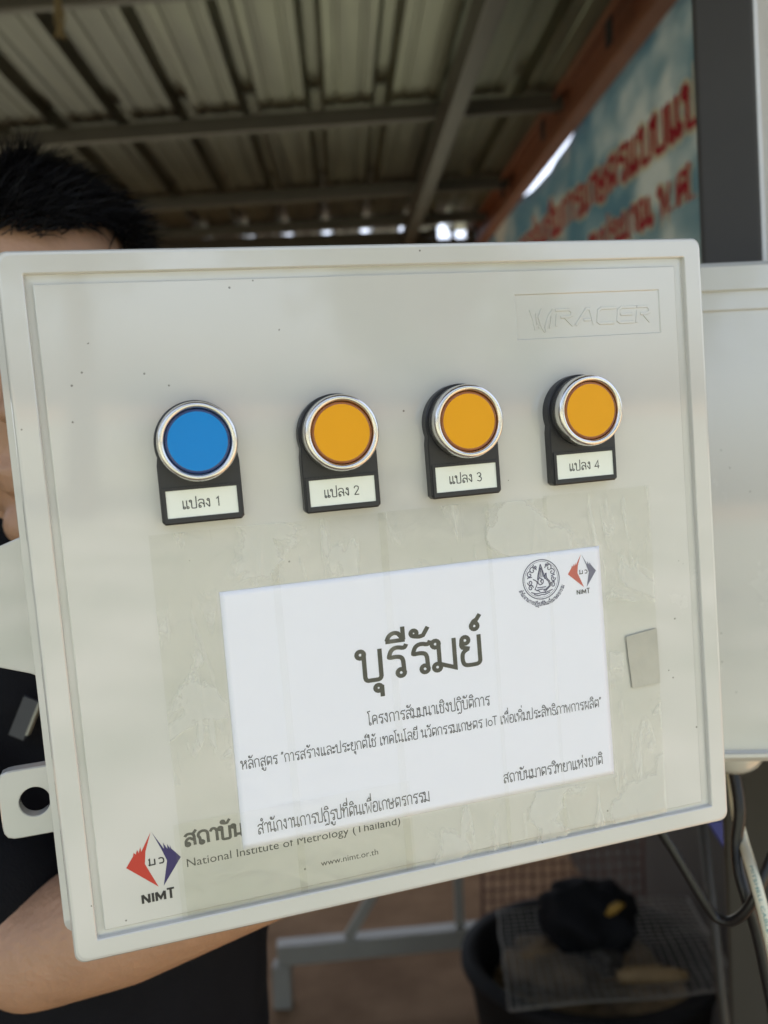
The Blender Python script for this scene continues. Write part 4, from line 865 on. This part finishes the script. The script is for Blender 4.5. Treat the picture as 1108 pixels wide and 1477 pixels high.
def wire_panel(name, C, U, Wv, nu, nv, r, material, label):
    e = empty(name, C); m = MB(); U = Vector(U); Wv = Vector(Wv)
    nb = U.cross(Wv).normalized()
    def bent(u, v): p = U * (u - .5) + Wv * v; q = p * 7 + C; return p + nb * .014 * noise.noise(q) + U.normalized() * .006 * noise.noise(q * 1.7 + Vector((5, 1, 2))) + Wv.normalized() * .006 * noise.noise(q * 1.9)
    for i in range(nu + 1): m.tube([bent(i / nu, k / 9) for k in range(10)], r * .55, 5)
    for j in range(nv + 1): m.tube([bent(k / 9, j / nv) for k in range(10)], r * .55, 5)
    m.build('wire_mesh', material, e); m = MB()
    for a, b in (((0, 0), (1, 0)), ((0, 1), (1, 1)), ((0, 0), (0, 1)), ((1, 0), (1, 1))): m.tube([bent(a[0] + (b[0] - a[0]) * k / 9, a[1] + (b[1] - a[1]) * k / 9) for k in range(10)], r * 1.1, 6)
    m.build('rim', material, e); tag(e, label, 'wire panel')
wire_panel('wire_screen', Vector((at(820, 1300, 2.3).x, 2.36, 0)), (.46, .02, 0), (.02, .10, .62), 16, 20, .004, M_rust, 'rusty wire mesh panel leaning behind the black tub')
wire_panel('wire_grill', Vector((at(892, 1440, 1.9).x, 1.83, .452)), (.50, .04, 0), (.03, .42, .012), 26, 20, .0026, M_wire, 'dark wire grid lying across the top of the black tub')
b = ball((0, 0, 0), (.10, .085, .05), None, 40)
for v in b.vertices: v.co *= 1 + .4 * noise.noise(v.co * 19) + .15 * noise.noise(v.co * 50)
for p in b.polygons: p.use_smooth = True
b.materials.append(mat('brown_sacking', (.20, .135, .07), .95, var=.4, vscale=60, bump=.5, bscale=300)); o = bpy.data.objects.new('sack', b); COL.objects.link(o); o.location = at(792, 1392, 2.05)
tag(o, 'crumpled brown sacking lying in the black tub left of the black bag', 'sack')
# black bag slumped on the tub
b = ball((0, 0, 0), (.115, .10, .085), None, 40)
for v in b.vertices: v.co *= 1 + .38 * noise.noise(v.co * 16) + .16 * noise.noise(v.co * 45)
for p in b.polygons: p.use_smooth = True
b.materials.append(mat('black_bag', (.006, .006, .007), .8, spec=.2)); o = bpy.data.objects.new('black_bag', b); COL.objects.link(o); o.location = at(855, 1322, 2.08)
tag(o, 'crumpled black bag lying on top of the black tub', 'bag')
m = MB(); m.tube([(-.02, 0, -.01), (-.008, -.004, .004), (.006, -.004, .012), (.02, 0, .012)], [.006, .011, .010, .004], 10)
o = m.build('yellow_tag', mat('yellow_plastic', (.30, .17, .02), .6)); o.location = at(888, 1313, 1.985); tag(o, 'small yellow scrap stuck on the crumpled black bag', 'scrap')
m = MB(); m.tube([(-.075, 0, 0), (-.05, 0, .004), (0, .004, .001), (.05, .0, -.002), (.078, 0, -.003)], [.012, .017, .019, .018, .011], 12)
o = m.build('wood_stick', M_wood); o.location = at(940, 1408, 1.9); tag(o, 'short pale piece of wood lying on the wire grill', 'wood')
m = MB(); m.box((0, 0, 0), (.05, .06, .05)); o = m.build('grey_block', M_post, bevel=.006); o.location = at(875, 1385, 1.98); o.rotation_euler = (.1, .15, .5); tag(o, 'small grey block beside the black bag on the tub', 'block')
# rusted thin bar and blue sheet on the right
m = MB(); m.tube([at(1010, 1150, .95), at(1046, 1477, .92), at(1075, 1760, .9)], .0055, 10); 
o = m.build('thin_bar', M_post); tag(o, 'thin dark steel bar leaning beside the grey post', 'bar')
m = MB(); pp = [at(1022, 1186, .8), at(1060, 1186, .8), at(1062, 1236, .8), at(1050, 1230, .8)]
m.loft([pp, [p + Vector((0, .01, 0)) for p in pp]]); tag(m.build('blue_sheet', M_blueplastic), 'small blue plastic sheet hanging beside the cables', 'plastic sheet')
# frayed rope hanging from the roof
m = MB(); r0 = at(72, -95, 2.0); rnd = random.Random(5)
for k in range(9):
    ph = k * .7; m.tube([r0 + Vector((.006 * math.cos(ph + t * .9) + .018 * t / 10 + (rnd.uniform(-.008, .008) if t > 7 else 0), .006 * math.sin(ph + t * .9), -.235 * t / 10 * rnd.uniform(.97, 1.03))) for t in range(11)], .0028, 6)
tag(m.build('frayed_rope', M_straw), 'short frayed straw rope hanging from the metal roof', 'rope')

# ------------------------------------------------------------------ trees facing the shed (they light and mirror in the box)
def tree(x, y, h, r, seed):
    rnd = random.Random(seed); e = empty('tree', (x, y, 0)); m = MB()
    m.tube([(0, 0, 0), (.08, .05, h * .3), (-.05, .1, h * .6), (0, 0, h * .85)], [.22, .16, .11, .04], 10)
    for k in range(6):
        a = rnd.uniform(0, 6.28); m.tube([(0, .05, h * .4 + .1 * k), (r * .4 * math.cos(a), r * .4 * math.sin(a), h * .6 + .1 * k), (r * .75 * math.cos(a), r * .75 * math.sin(a), h * .75)], [.09, .05, .02], 7)
    m.build('trunk', M_bark, e); m = MB(); cl = [(Vector((rnd.gauss(0, r * .45), rnd.gauss(0, r * .45), h * rnd.uniform(.45, .98))), rnd.uniform(.35, .8) * r * .55) for _ in range(26)]
    for c, cr in cl:
        for _ in range(110):
            p = c + Vector((rnd.gauss(0, 1), rnd.gauss(0, 1), rnd.gauss(0, .8))) * cr * .55; u = Vector((rnd.gauss(0, 1), rnd.gauss(0, 1), rnd.gauss(0, 1))).normalized() * .13; w_ = u.orthogonal() * .6
            m.add([p - u, p + w_ * .5, p + u, p - w_ * .5], [(0, 1, 2, 3)])
    m.build('crown', M_leaf, e, bevel=None); return e
for i, (x, y, h, r, lb) in enumerate(((-5.5, -9, 6, 2.2, 'broad tree standing alone on the lawn at the far left of the shed entrance'), (2.2, -11, 7, 2.2, 'tallest tree on the lawn straight opposite the shed'), (6.0, -8.5, 4.6, 1.6, 'smallest tree on the lawn right of the shed entrance'), (9.0, -12.5, 6.4, 2.3, 'broad tree on the lawn behind the smallest tree'))):
    tag(tree(x, y, h, r, i), lb, 'tree', 'trees on the lawn')
